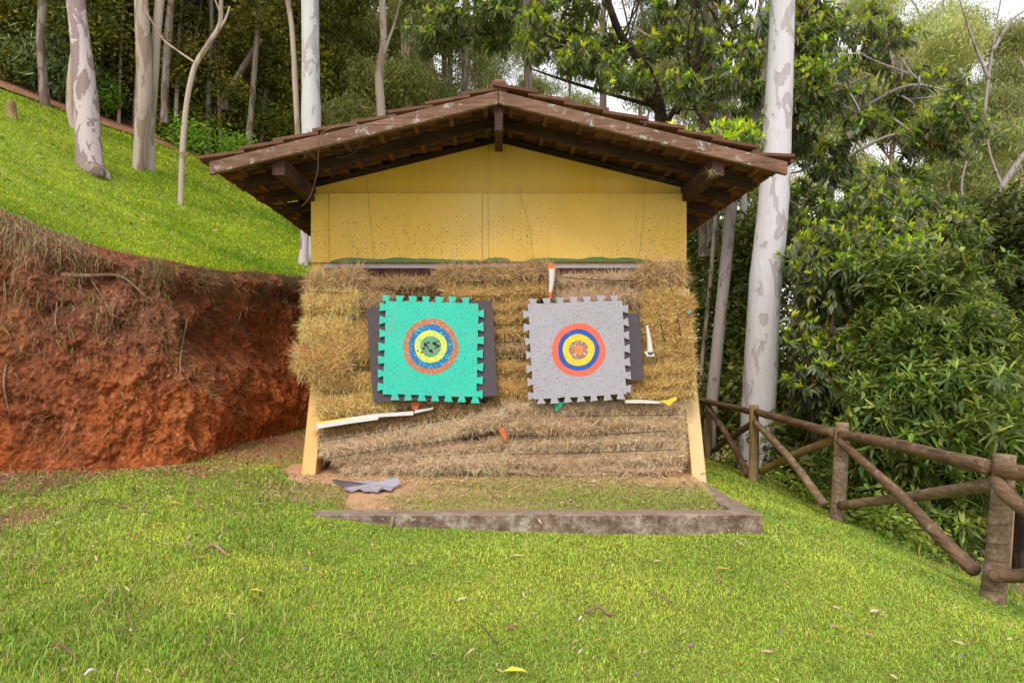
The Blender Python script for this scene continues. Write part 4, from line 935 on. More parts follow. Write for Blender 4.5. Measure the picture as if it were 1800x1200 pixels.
# ------------------------------------------------------------------ trees
def gx(px, py, Y): return P(px, py, Y)
def trunk_px(pts, Y, m, name='trunk', parent=None, topz=None, sides=20, rough=.10, seed=0, dY=0):
    """pts: (px, py, width_px) from foot up"""
    p3 = [P(a, b, Y+dY*k) for k, (a, b, w_) in enumerate(pts)]; rad = [w_*Y/2400 for a, b, w_ in pts]
    if topz:
        d = (p3[-1]-p3[-2]).normalized(); d.z = max(d.z, .5); q = p3[-1]; n = 3
        for k in range(1, n+1): p3.append(q+d*(topz*k/n)); rad.append(rad[-1]*.78)
    f = p3[0].copy(); p3 = [f-Vector((0, 0, .45))]+p3; rad = [rad[0]*1.25]+rad
    return tube(name, p3, rad, m, parent, sides=sides, rough=rough, seed=seed, sub=7), p3, rad
def high_crown(parent, top, seed, sets, n=500, spread=2.6, hgt=2.2):
    rng = np.random.default_rng(seed); pts = []
    for k in range(7):
        c = np.array(top)+rng.normal(size=3)*[spread*.6, spread*.6, hgt*.4]+[0, 0, 1.0]; pts.append(blob(c, (1.1, 1.1, .8), n//7, rng))
        q = Vector(c); tube('branch', [Vector(top)-Vector((0, 0, 1.0)), Vector(top).lerp(q, .5)+Vector((0, 0, .2)), q], [.06, .04, .015], parent['_m'], parent['_o'], sides=6, rough=.1)
    me = crown_mesh('crown', sets, np.vstack(pts), seed=seed, sc=(1.2, 1.9)); link('crown', me, M['fineleaf'], parent['_o'])
def gum(pts, Y, m, label, seed, topz=7, crown=True, name='gum_tree', forks=(), cat='tree', n=350, dY=0):
    foot = P(pts[0][0], pts[0][1], Y); root = empty(name, foot, label, cat)
    _, p3, rad = trunk_px(pts, Y, M[m], 'trunk', root, topz, seed=seed, dY=dY)
    for f in forks:
        q = [P(a, b, Y) for a, b, w_ in f]; tube('branch', q, [w_*Y/2400 for a, b, w_ in f], M[m], root, sides=8, rough=.08, seed=seed)
    if crown: high_crown({'_o': root, '_m': M[m]}, p3[-1], seed, [(SP_EUC, 1), (SP_EUCD, 1)], n)
    return root
# left hillside gums
t1 = gum([(163, 316, 60), (158, 290, 44), (150, 160, 37), (142, 80, 33), (133, 0, 30)], 12, 'gum_left', 'thick mottled pink-grey gum trunk with a burl at its foot, on the lawn', 1)
tube('burl', [P(165, 300, 11.9), P(176, 306, 11.75), P(184, 308, 11.75)], [.17, .12, .04], M['bark_grey'], t1, sides=10, rough=.5, seed=3)
gum([(243, 296, 19), (247, 240, 20), (252, 180, 26), (253, 110, 25), (248, 0, 23)], 14, 'gum_cream', 'pale left stem of the twin gum trees on the hillside lawn', 2)
gum([(264, 302, 18), (264, 240, 15), (266, 190, 17), (271, 120, 16), (275, 60, 15), (281, 0, 15)], 14.3, 'gum_cream', 'slimmer right stem of the twin gum trees, leaning right above', 3)
gum([(318, 334, 9), (321, 260, 10), (327, 190, 9), (336, 140, 9), (346, 110, 9), (368, 75, 9), (386, 45, 8), (389, 0, 7)], 12.5, 'gum_cream', 'thin crooked sapling forking high up, nearest the shed roof', 4, 4, forks=([(386, 52, 6), (396, 35, 4), (404, 12, 3)], [(342, 110, 4), (310, 88, 3.5), (285, 68, 3), (268, 40, 2.5), (246, 0, 2)], [(386, 20, 4), (378, 0, 3)]), n=200)
gum([(80, 190, 17), (74, 120, 14), (72, 60, 14), (76, 0, 15)], 17, 'bark_grey', 'grey-barked trunk at the top edge of the lawn, left of the mottled gum', 5)
gum([(132, 238, 13), (124, 190, 14), (126, 130, 13), (136, 60, 11), (140, 0, 10)], 15.5, 'gum_cream', 'pale slender trunk half hidden behind the mottled gum', 6, n=150)
gum([(289, 190, 12), (292, 120, 13), (296, 60, 13), (301, 0, 12)], 19, 'bark_grey', 'grey trunk just behind the twin gum trees in the forest', 7)
gum([(523, 238, 9), (519, 150, 10), (514, 60, 9), (506, 0, 9)], 14, 'gum_cream', 'thin curved trunk left of the white gum behind the roof', 8, n=150)
gum([(547, 300, 36), (547, 235, 33), (546, 120, 31), (545, 0, 31)], 13.5, 'gum', 'straight whitish gum trunk rising behind the left roof slope', 9)
gum([(438, 245, 12), (444, 170, 10), (450, 90, 9), (456, 0, 9)], 20.2, 'bark_grey', 'slim lichen-spotted trunk in the forest above the left roof corner', 10)
gum([(396, 168, 12), (415, 140, 11), (436, 105, 10), (458, 68, 9)], 20.3, 'bark_grey', 'dead trunk leaning to the right against the slim lichen-spotted tree', 11, 0, False)
gum([(670, 260, 18), (670, 205, 15), (667, 130, 14), (674, 70, 12), (672, 0, 12)], 17, 'gum_cream', 'pale trunk behind the left roof slope halfway to the ridge', 12, forks=([(668, 120, 7), (680, 80, 5), (694, 40, 4), (704, 0, 3)],))
gum([(168, 180, 6), (166, 90, 5), (160, 0, 5)], 22, 'gum_cream', 'very thin pale stem right behind the mottled gum', 13, n=80)
gum([(208, 230, 5), (205, 110, 5), (200, 0, 4)], 22, 'bark_grey', 'very thin dark stem between mottled gum and twin gums', 14, n=80)
gum([(534, 500, 30), (533, 460, 17), (536, 405, 14), (540, 330, 13)], 11.8, 'gum_left', 'peeling white-barked trunk squeezed between bank and shed wall', 15, None, False)
gum([(545, 520, 26), (546, 450, 16), (548, 380, 15), (552, 300, 14)], 12.2, 'gum', 'second pale trunk touching the left shed wall', 16, None, False)
for k, (px, w_, Y, y0) in enumerate(((782, 10, 26, 190), (792, 9, 24, 190), (818, 11, 22, 190))):
    gum([(px+2, 260, w_+2), (px, y0, w_), (px-1, 100, w_), (px, 0, w_-1)], Y, 'bark_grey', ('pale distant trunk left of the ridge, leftmost of three', 'middle of the three distant trunks left of the ridge', 'thickest of three distant trunks, nearest the ridge')[k], 20+k, n=150)
gum([(930, 260, 18), (929, 150, 16), (926, 60, 15), (922, 0, 14)], 20, 'bark_grey', 'grey trunk seen through leaves just right of the roof ridge', 24)
gum([(1062, 330, 16), (1060, 150, 11), (1058, 60, 10), (1062, 0, 9)], 19, 'bark_grey', 'slim trunk behind the leaves over the right roof slope', 25)
# big right-hand gum and companions
gum([(1328, 818, 62), (1332, 740, 58), (1338, 620, 57), (1346, 500, 55), (1358, 380, 52), (1364, 260, 49), (1371, 130, 44), (1376, 0, 41)], 11, 'gum', 'tall white gum trunk behind the fence right of the shed', 30, 6)
gum([(1244, 806, 26), (1252, 700, 21), (1264, 580, 20), (1276, 460, 20), (1288, 350, 19), (1310, 265, 20), (1326, 215, 17), (1340, 150, 14), (1352, 80, 12), (1358, 0, 10)], 12.6, 'bark_brown', 'smooth brown-grey trunk leaning between shed and white gum', 31, 3)
gum([(1234, 640, 7), (1242, 560, 7), (1250, 480, 7), (1256, 400, 6)], 14.5, 'gum_cream', 'thin pale stem next to the right shed wall', 32, 3, n=100)
gum([(1300, 640, 14), (1300, 560, 13), (1303, 490, 12), (1306, 400, 10)], 16, 'gum', 'short-looking white trunk between the brown trunk and the white gum', 33, 5, n=150)
gum([(1246, 420, 34), (1244, 180, 30), (1246, 100, 28), (1250, 0, 26)], 16, 'bark_grey', 'broad grey-brown trunk behind leaves over the right roof end', 34, 4)
# slope trunks beyond fence
def tree_from_regions(name, foot, trunk, branches, regions, sets, label, m='bark_dark', seed=0, tint=(1, 1, 1), sc=(.68, 1.08), thr=.0, big_leaves=0, lm='leaf', nf=1.3, cat='tree', group=None):
    """regions: (x0,y0,x1,y1,Y0,Y1,n) volumes seen from the lawn; holes where 3-D noise is low"""
    root = empty(name, foot, label, cat, group); rng = np.random.default_rng(seed)
    if trunk: tube('trunk', *trunk, M[m], root, sides=12, rough=.1, seed=seed)
    for b_ in branches: tube('branch', *b_, M[m], root, sides=7, rough=.12, seed=seed)
    A = []
    for (x0, y0, x1, y1, Y0, Y1, n) in regions:
        n = int(n*(2.1 if sc[0] < .6 else 1.5))
        c = np.array([(x0+x1)/2, (y0+y1)/2]); h = np.array([(x1-x0)/2, (y1-y0)/2])
        q = rng.uniform(-1, 1, (n*2, 2)); k = (np.abs(q)**2.4).sum(1) < .95; q = q[k][:max(5, n//24)]; Y = rng.uniform(Y0, Y1, len(q))
        px = c[0]+q[:, 0]*h[0]; py = c[1]+q[:, 1]*h[1]
        S = np.stack([(px-876)*Y/1200, Y, 1.5+(640-py)*Y/1200], 1); rs = rng.uniform(.13, .42, (len(S), 1)); w_ = (rs[:, 0]**1.5); pk = rng.choice(len(S), n, p=w_/w_.sum()); d_ = rng.normal(size=(n, 3)); d_ /= np.linalg.norm(d_, axis=1, keepdims=True)
        A.append(S[pk]+d_*rs[pk]*rng.uniform(.5, 1.15, (n, 1))*[1.15, 1, .8])
    A = np.vstack(A); nn = fbm(A[:, 0]*nf, A[:, 1]*nf, A[:, 2]*nf*1.5, seed, 3); A = A[nn > thr]
    if big_leaves:    # nearest leaves become separate leaf parts
        f = np.argsort(A[:, 1]+.3*rng.normal(size=len(A)))[:big_leaves]; lv, lf = leaf_local(.21, .06, .3)
        lm_ = [tri_mesh('leaf', lv, lf, np.tile(np.array(c_), (len(lv), 1))) for c_ in ((.24, .38, .04), (.09, .16, .05), (.13, .23, .04))]
        for q in lm_: q.materials.append(M['leaf'])
        for j, i_ in enumerate(f):
            for e in range(1):
                o = bpy.data.objects.new('leaf', lm_[j % 3]); COL.objects.link(o); o.parent = root
                o.matrix_parent_inverse = Matrix.Translation(-root.location)
                o.matrix_basis = Matrix.Translation(Vector(A[i_])+Vector((0, -.10, .03))) @ Matrix.Rotation(rng.uniform(0, 6.28), 4, 'Z') @ Matrix.Rotation(rng.uniform(-.5, .9), 4, 'Y')
    me = crown_mesh('crown', sets, A, tint, sc, seed); link('crown', me, M[lm], root)
    return root, A
def twigs(root, A, n, center, m, seed):
    rng = np.random.default_rng(seed); L = []; n = int(n*.6)
    for i in rng.choice(len(A), n):
        q = Vector(A[i]); c = min(center, key=lambda s_: (s_-q).length)+Vector(rng.normal(size=3)*.15); mid = c.lerp(q, .55)+Vector(rng.normal(size=3)*.25); L.append(([c.lerp(q, .12), mid, q], [.022, .013, .005]))
    tubes('twigs', L, M[m], root, sides=5, sub=4)['kind'] = 'stuff'
# Z2: broad-leaved tree arching over the roof
tr, A = tree_from_regions('broadleaf_tree', P(1150, 600, 15), ([P(1180, 650, 15), P(1170, 300, 14.5), P(1150, 150, 13.5), P(1090, 60, 12.5), P(1050, -60, 12)], [.16, .13, .10, .07, .05]),
    [([P(1160, 200, 14), P(1080, 110, 13), P(980, 70, 12), P(860, 60, 11.5), P(770, 70, 11.2)], [.08, .05, .04, .03, .015]), ([P(1165, 230, 14), P(1230, 120, 13), P(1300, 60, 12.5)], [.06, .04, .02]), ([P(1190, 200, 12.5), P(1215, 140, 12), P(1235, 60, 11.6)], [.05, .045, .03]), ([P(1160, 190, 14), P(1020, 150, 13), P(930, 120, 12.5)], [.05, .03, .012])],
    [(745, 20, 960, 95, 10.5, 12.5, 700), (730, -160, 1000, 40, 10.5, 13, 900), (930, 0, 1180, 120, 10.5, 13, 1100), (1060, -40, 1340, 170, 10.8, 13.5, 1300), (980, -200, 1360, 0, 10.5, 14, 1200), (1130, 120, 1340, 270, 12, 14, 620), (1000, 100, 1200, 170, 12, 14, 160)],
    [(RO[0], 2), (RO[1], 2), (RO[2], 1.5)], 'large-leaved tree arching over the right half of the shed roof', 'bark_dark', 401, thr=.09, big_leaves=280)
twigs(tr, A, 90, [P(1080, 110, 13), P(980, 75, 12), P(860, 62, 11.6), P(1230, 120, 13), P(1170, 200, 14), P(1215, 140, 12), P(1290, 70, 12.6)], 'bark_dark', 7)
# bright young shoots on top of the roof line at right
tree_from_regions('leafy_shrub', P(1270, 400, 12), None, [([P(1290, 400, 12.3), P(1270, 300, 12), P(1240, 250, 11.6)], [.03, .02, .01])], [(1150, 215, 1345, 275, 10.9, 12, 230)], [(RO[1], 1)], 'fresh yellow-green shoots just above the right roof slope', 'bark_brown', 403, tint=(1.15, 1.2, 1), thr=-.3, cat='shrub')
# Z3 canopy to the right of the white gum
tr, A = tree_from_regions('broadleaf_tree', P(1400, 700, 13.5), ([P(1390, 700, 13.5), P(1400, 560, 13.4), P(1440, 400, 13.2), P(1480, 270, 13), P(1520, 150, 13)], [.12, .11, .09, .06, .04]),
    [([P(1388, 395, 13), P(1440, 330, 12.8), P(1490, 255, 12.5)], [.05, .04, .02]), ([P(1400, 190, 13), P(1460, 165, 12.6), P(1530, 130, 12.3)], [.045, .035, .015]), ([P(1470, 290, 13), P(1560, 240, 12.5), P(1680, 220, 12)], [.04, .03, .012]), ([P(1500, 200, 13), P(1600, 150, 12.5), P(1690, 170, 12)], [.04, .03, .012])],
    [(1375, 20, 1590, 160, 11.5, 13.5, 900), (1395, 120, 1690, 240, 11.2, 13.5, 1100), (1560, 180, 1730, 260, 11, 13, 420), (1380, -160, 1560, 60, 11.5, 14, 500), (1385, 200, 1560, 300, 11.5, 13.5, 330), (1380, 300, 1480, 440, 11.5, 13.5, 300)],
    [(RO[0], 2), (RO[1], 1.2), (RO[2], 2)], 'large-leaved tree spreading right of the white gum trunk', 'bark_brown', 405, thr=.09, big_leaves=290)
twigs(tr, A, 70, [P(1500, 200, 13), P(1440, 330, 12.8), P(1460, 165, 12.6), P(1560, 240, 12.5), P(1600, 155, 12.5), P(1680, 220, 12)], 'bark_brown', 8)
# Z4 near bushes
tr, A = tree_from_regions('broadleaf_shrub', P(1430, 900, 10), ([P(1425, 880, 10), P(1430, 780, 9.9), P(1450, 650, 9.8), P(1470, 520, 9.7)], [.05, .05, .04, .02]),
    [([P(1430, 780, 9.8), P(1420, 640, 9.5), P(1400, 560, 9.2)], [.03, .02, .01])],
    [(1412, 400, 1590, 560, 9.8, 11.2, 1150), (1408, 560, 1560, 640, 9.8, 11.2, 760), (1412, 620, 1570, 765, 9.6, 10.8, 900), (1520, 440, 1640, 560, 9.5, 11, 380), (1500, 330, 1640, 450, 10, 12, 480)],
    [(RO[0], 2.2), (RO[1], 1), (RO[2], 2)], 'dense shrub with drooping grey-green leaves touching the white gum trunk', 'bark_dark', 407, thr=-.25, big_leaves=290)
tr, A = tree_from_regions('mango_shrub', P(1640, 960, 8.8), ([P(1620, 990, 8.8), P(1625, 850, 8.8), P(1640, 700, 8.8), P(1650, 600, 8.8)], [.07, .06, .04, .02]),
    [([P(1625, 850, 8.8), P(1560, 760, 8.5), P(1520, 720, 8.3)], [.03, .02, .01]), ([P(1625, 820, 8.8), P(1700, 740, 8.5), P(1740, 690, 8.3)], [.03, .02, .01])],
    [(1540, 540, 1745, 660, 7.8, 9.8, 900), (1520, 640, 1770, 790, 7.4, 9.8, 1300), (1560, 470, 1700, 560, 8.5, 10, 420), (1480, 760, 1740, 905, 7.6, 9.5, 800), (1540, 880, 1690, 965, 7.6, 9.3, 340), (1640, 700, 1765, 830, 7.2, 8.6, 420)],
    [(RM[0], 1), (RM[1], 1)], 'big round shrub with narrow glossy leaves behind the fence', 'bark_dark', 409, thr=-.3, sc=(.5, .9), big_leaves=295)
tag(tube('orange_leaf', [P(1506, 735, 7.9), P(1511, 728, 7.85), P(1517, 733, 7.85), P(1514, 740, 7.85)], [.008, .03, .028, .006], M['foam_orange'], sides=8), 'single curled orange leaf hanging in front of the shrub', 'leaf')
tree_from_regions('forest_tree', P(1580, 480, 14), ([P(1580, 640, 14), P(1600, 420, 14), P(1590, 330, 14)], [.1, .08, .04]), [], [(1385, 300, 1700, 440, 12, 14.5, 1100), (1600, 380, 1760, 560, 11.5, 14, 800), (1500, 480, 1640, 700, 10.5, 12.5, 700)], [(RM[0], 1), (RO[2], 1)], 'darker leafy tree between the two near shrubs and the pale gums', 'bark_dark', 411, thr=-.02, tint=(1.15, 1.15, 1.1))
# low dark foliage beneath
rng = np.random.default_rng(77); pts = []
for (a, b, Y, s_) in ((1400, 800, 11, .5), (1450, 850, 10.5, .5), (1380, 760, 12, .5), (1280, 720, 14, .6), (1300, 640, 15, .8), (1260, 560, 16, .9), (1310, 520, 15, .8), (1240, 650, 16, .8), (1280, 450, 17, 1.), (1350, 430, 15, .8), (1500, 830, 10, .4), (1270, 360, 18, 1.2), (1320, 700, 13, .45), (1225, 480, 18, 1.), (1400, 700, 12.5, .8)):
    pts.append(blob(P(a, b, Y), (s_*1.3, s_, s_), 260, rng))
tag(link('undergrowth', crown_mesh('undergrowth', [(SP_DARK, 1), (SP_MID, 1)], np.vstack(pts), (1.0, 1.05, 1.), (1., 1.6), 12), M['fineleaf']), 'dark undergrowth behind the fence between trunks', kind='stuff')
# weeds on the drop
pts = []
for k in range(60):
    x = rng.uniform(3.9, 9); y = rng.uniform(4.4, 12); z = float(low(x, y)); pts.append(blob((x, y, z+.12), (.35, .35, .22), 60, rng))
tag(link('weeds', crown_mesh('weeds', [(SP_MID, 2), (SP_YEL, .6)], np.vstack(pts), (.95, 1.15, 1.), (.5, 1.0), 14), M['fineleaf']), 'low weeds on the drop beyond the log fence', kind='stuff')
x = rng.uniform(3.8, 10, 30000); y = rng.uniform(4, 13, 30000); k = fbm(x, y, 0, 91, 3) > -.1; x, y = x[k], y[k]; n = len(x)
grass('grass', x, y, low(x, y), rng.uniform(.06, .16, n), rng.uniform(.008, .014, n), np.full(n, .2), 113, 'rough grass on the slope beyond the log fence', .15, (.18, .30, .03))
# Z5 pale feathery gums in the background right
def feather_gum(px, base_y, Y, topy, spread, label, seed, n=900, tint=(1, 1, 1), lean=0, dens=9, w_=.13, sets=None, group=None, branches=5):
    rng = np.random.default_rng(seed); f = P(px, base_y, Y); top = P(px+lean, topy, Y); root = empty('gum_tree', f, label, 'tree', group)
    mid = f.lerp(top, .5)+Vector((rng.uniform(-.4, .4), 0, 0)); tube('trunk', [f-Vector((0, 0, 1)), f, mid, top], [w_*1.3, w_, w_*.7, w_*.25], M['gum_cream'], root, sides=9, rough=.08, seed=seed)
    pts = []
    for k in range(dens):
        t = rng.uniform(.35, 1.05); c = f.lerp(top, t)+Vector((rng.normal()*spread, rng.normal()*spread*.8, rng.normal()*.6)); s_ = rng.uniform(.55, 1.15)*spread*.55
        pts.append(blob(c, (s_*1.2, s_, s_*.8), n//dens, rng, .3))
        if k < branches: tube('branch', [f.lerp(top, max(.2, t-.25)), f.lerp(top, t).lerp(c, .5), c], [w_*.4, w_*.25, w_*.08], M['gum_cream'], root, sides=6, rough=.1)
    link('crown', crown_mesh('crown', sets or [(SP_EUC, 1)], np.vstack(pts), tint, (.75, 1.35), seed), M['fineleaf'], root); return root
PALE_HAZE = (1.75, 1.7, 1.8)  # pale gum leaves tinted lighter still, distance haze painted into their colour
for k, (px, by, Y, ty, sp, n, tn_, ln, lab) in enumerate((
    (1560, 560, 26, 10, 1.7, 1500, PALE_HAZE, 10, 'pale feathery gum with pinkish trunk above the large-leaved tree'),
    (1640, 600, 30, -60, 2.2, 1700, PALE_HAZE, 30, 'tall pale gum against the sky, left of the open sky patch'),
    (1740, 560, 28, 60, 1.9, 1500, (1.35, 1.3, 1.3), 40, 'pale gum with olive crown near the right edge at mid height'),
    (1800, 520, 24, -40, 1.6, 1100, (1.1, 1.1, 1.1), 30, 'feathery gum cut by the right edge of the view'),
    (1500, 620, 34, 120, 2.0, 1300, PALE_HAZE, 0, 'distant pale gum between the two large-leaved trees'),
    (1690, 620, 22, 200, 1.2, 800, (1.2, 1.25, 1.1), -30, 'smaller olive gum below the open sky patch'),
    (1450, 620, 38, -20, 2.6, 1500, PALE_HAZE, 0, 'distant pale gum just right of the white trunk'),
    (1600, 640, 40, 240, 2.6, 1400, PALE_HAZE, 20, 'low distant pale gum behind the spreading tree'),
    (1760, 640, 36, 250, 2.4, 1400, (1.2, 1.2, 1.2), 0, 'low distant gum behind the dark trees at right'),
    (1130, 560, 26, -60, 2.2, 1600, (1.1, 1.1, .9), 0, 'gum behind the arching tree, over the middle of the right roof slope'),
    (1000, 560, 34, -20, 2.2, 1400, (1.1, 1.1, .9), 0, 'thin distant gum above the right side of the ridge'),
    (830, 560, 28, -120, 2.0, 1000, (1.1, 1.1, .9), 0, 'olive gum high behind the left end of the arching tree'), (1260, 560, 22, -80, 1.8, 1300, (1.1, 1.1, .9), 0, 'olive gum behind the brown leaning trunk top'), (870, 560, 36, 20, 1.6, 420, (.9, .9, .9), 0, 'sparse distant gum straight above the ridge'),
    (760, 560, 24, -100, 1.4, 900, (1.1, 1.15, .9), -10, 'feathery olive gum over the left roof slope'), (715, 560, 21, -120, 1.1, 900, (1.1, 1.05, .8), -10, 'olive gum right of the pale trunk behind the left roof slope'))):
    feather_gum(px, by, Y, ty, sp, lab, 500+k, int(n*1.75), tn_, ln)
# bare-branched tree at right
dead = empty('bare_tree', P(1690, 620, 16), 'bare pale branching tree slanting up to the right edge', 'tree')
tube('trunk', [P(1700, 560, 16), P(1712, 500, 16), P(1740, 430, 16), P(1735, 380, 16), P(1760, 330, 16), P(1800, 270, 16), P(1850, 200, 16)], [.14, .12, .10, .08, .07, .055, .04], M['bark_brown'], dead, sides=9, rough=.1)
for q in ([(1740, 420), (1780, 400), (1830, 385)], [(1762, 330), (1740, 270), (1730, 200)], [(1700, 395), (1690, 330), (1700, 280)], [(1730, 200), (1740, 120), (1752, 40), (1765, -30)], [(1738, 140), (1710, 70), (1690, 10), (1680, -30)], [(1745, 90), (1775, 40), (1800, 20)]):
    tube('branch', [P(a, b, 16) for a, b in q], [.045, .03, .018, .012][:len(q)], M['bark_brown'], dead, sides=6, rough=.1)
# Z6 dark trees far right
for k, (px, py, Y, s_, lab) in enumerate(((1792, 520, 13, .95, 'dark leafy tree at the right edge above the fence'), (1850, 700, 12, 1.2, 'dark leafy tree at the right edge behind the fence post'), (1860, 640, 12, 1.3, 'dark tree just beyond the right edge'), (1730, 640, 14.5, 1.3, 'dark tree behind the big round shrub'))):
    r0 = np.random.default_rng(600+k); c = P(px, py, Y); root = empty('dark_tree', Vector((c.x, c.y, -2.2)), lab, 'tree')
    tube('trunk', [Vector((c.x, c.y, -2.6)), Vector((c.x+.1, c.y, 0)), c], [.14, .1, .05], M['bark_dark'], root, sides=8, rough=.1)
    pts = np.vstack([blob(np.array(c)+r0.normal(size=3)*s_*.6, (s_*.7, s_*.7, s_*.55), 200, r0) for _ in range(9)])
    link('crown', crown_mesh('crown', [(SP_DARK, 1)], pts, (.8, .9, .95), (1., 1.5), 600+k), M['fineleaf'], root)

# ------------------------------------------------------------------ forest on the hill
variants = []
for v_ in range(6):
    r0 = np.random.default_rng(700+v_); pts = []
    for k in range(16):
        z = r0.uniform(1.0, 8.5); rr0 = 1.9*math.sin(min(1, z/8)*2.2)+.4; an = r0.uniform(0, 6.28); c = (rr0*.7*math.cos(an), rr0*.7*math.sin(an), z); s_ = r0.uniform(.6, 1.15)
        pts.append(blob(c, (s_*1.2, s_*1.2, s_*.7), 95, r0))
    st = ([(SP_DARK, 1)], [(SP_DARK, 2), (SP_MID, 1)], [(SP_MID, 1), (SP_DARK, 1)], [(SP_DARK, 3), (SP_YEL, .5)], [(SP_MID, 1), (SP_YEL, .6)], [(SP_DARK, 1), (SP_EUCD, 1)])[v_]
    me = crown_mesh('crown', st, np.vstack(pts), (1.5, 1.3, .95), (1.0, 1.7), 710+v_, var=.35); me.materials.append(M['fineleaf'])
    tvv, tff = tube_vf([(0, 0, -.8), (.1, 0, 2.5), (-.05, .1, 5.5), (.1, 0, 8.5)], [.13, .11, .08, .03], sides=8, rough=.1, seed=v_); tm = mesh('trunk', tvv, tff, True); tm.materials.append(M['bark_grey'] if v_ % 2 else M['bark_dark'])
    variants.append((me, tm))
LAB = ['dark dense tree in the crowded forest above the footpath', 'mixed green tree in the crowded forest above the footpath', 'mid-green bushy tree in the crowded forest above the footpath', 'dark tree with yellowish tips in the forest above the footpath', 'yellow-green tree in the crowded forest above the footpath', 'drooping dark tree in the crowded forest above the footpath']
MARK = ((50, 'at the left edge'), (115, 'behind the grey-barked trunk'), (200, 'behind the mottled gum'), (255, 'behind the pale twin gums'), (305, 'right of the twin gums'), (355, 'behind the crooked sapling'), (410, 'right of the crooked sapling'), (480, 'by the leaning dead trunk'), (570, 'behind the whitish gum'), (640, 'right of the whitish gum'), (900, 'by the pale trunk over the roof'))
ROWN = ('first row', 'second row', 'third row', 'fourth row', 'fifth row', 'hindmost row')
def LAB2(vi, px, row): return ('dark dense', 'mixed green', 'mid-green bushy', 'dark yellow-tipped', 'yellow-green', 'drooping dark')[vi]+' forest tree '+next(b for a, b in MARK if px < a)+', '+ROWN[row]
r0 = np.random.default_rng(99); cnt = 0
for row in range(6):
    for j in range(13):
        px = -90+j*70+r0.uniform(-28, 28)+(row % 2)*35
        # march along the view ray column until the wanted distance behind the path
        want = 1.3+row*2.4+r0.uniform(-.6, .6); Y = 10
        while pathd((px-876)*Y/1200, Y) < want and Y < 60: Y += .2
        X = (px-876)*Y/1200
        if px > 715: continue
        if Y > 45: continue
        z = float(hill(X, Y)); vi = int(r0.integers(0, 6)); me, tm = variants[vi]; s_ = r0.uniform(.75, 1.2)*(1 if row else .8)
        if px > 560: s_ *= .85
        root = empty('forest_tree', (X, Y, z), LAB2(vi, px, row), 'tree', 'forest trees on the slope above the footpath'); root.scale = (s_,)*3; root.rotation_euler = (0, 0, r0.uniform(0, 6.28))
        for nm, mm in (('trunk', tm), ('crown', me)):
            o = bpy.data.objects.new(nm, mm); COL.objects.link(o); o.parent = root
rs = random.Random(12)
for k in range(22):
    px = 20+k*31+rs.uniform(-10, 10); Y = 10
    while pathd((px-876)*Y/1200, Y) < .4+rs.uniform(0, .8) and Y < 60: Y += .15
    X = (px-876)*Y/1200; z = float(hill(X, Y)); wd = rs.uniform(.035, .085); ln = rs.uniform(-1.2, 1.2)
    root = empty('slender_tree', (X, Y, z), ('thin pale', 'thin brown', 'thin grey')[k % 3]+' stem '+('straight', 'leaning', 'slightly bent')[k % 3 if k % 2 else (k+1) % 3]+' at the forest edge, number '+'x', 'tree', 'thin stems along the forest edge')
    root['label'] = ('thin pale', 'thin brown', 'thin grey')[k % 3]+' stem standing at the forest edge '+next(b for a, b in MARK if px < a)
    pts = [Vector((X, Y, z-.3)), Vector((X+ln*.15+rs.uniform(-.1, .1), Y, z+2)), Vector((X+ln*.5+rs.uniform(-.2, .2), Y, z+4.5)), Vector((X+ln, Y, z+8))]
    tube('trunk', pts, [wd*1.2, wd, wd*.8, wd*.5], M[('gum_cream', 'bark_grey', 'bark_brown')[k % 3]], root, sides=7, rough=.1, seed=k)
    for e in range(3):
        t = rs.uniform(2, 6); b0 = pts[1].lerp(pts[2], (t-2)/4); tube('branch', [b0, b0+Vector((rs.uniform(-.6, .6), rs.uniform(-.3, .3), rs.uniform(.3, .8))), b0+Vector((rs.uniform(-1.2, 1.2), rs.uniform(-.3, .3), rs.uniform(.8, 1.8)))], [wd*.4, wd*.25, .006], M['bark_grey'], root, sides=5, sub=4)
    link('crown', crown_mesh('crown', [(SP_DARK, 1), (SP_MID, 1)], blob(pts[3], (1, 1, .8), 90, np.random.default_rng(k)), (1.3, 1.2, .9), (1, 1.5), k), M['fineleaf'], root)
# undergrowth along the path and forest edge
rng = np.random.default_rng(55); pd_, pm_, py_ = [], [], []
for k in range(150):
    px = rng.uniform(-60, 700); want = rng.uniform(.5, 6)**1.0; Y = 10
    while pathd((px-876)*Y/1200, Y) < want and Y < 50: Y += .2
    X = (px-876)*Y/1200; z = float(hill(X, Y)); s_ = rng.uniform(.35, .9); bl = blob((X, Y, z+s_*.6), (s_*1.2, s_*1.2, s_*.9), 110, rng)
    (pd_ if k % 3 else pm_ if k % 2 else py_).append(bl)
for nm, st, pts, tn_ in (('undergrowth', SP_DARK, pd_, (1.1, 1.15, 1)), ('undergrowth', SP_MID, pm_, (1.1, 1.15, 1)), ('undergrowth', SP_YEL, py_, (1, 1.05, 1))):
    tag(link(nm, crown_mesh(nm, [(st, 1)], np.vstack(pts), tn_, (.8, 1.4), 56), M['fineleaf']), {id(pd_): 'dark undergrowth along the edge of the forest', id(pm_): 'fresh green undergrowth beside the footpath', id(py_): 'yellowish undergrowth at the forest edge'}[id(pts)], kind='stuff')
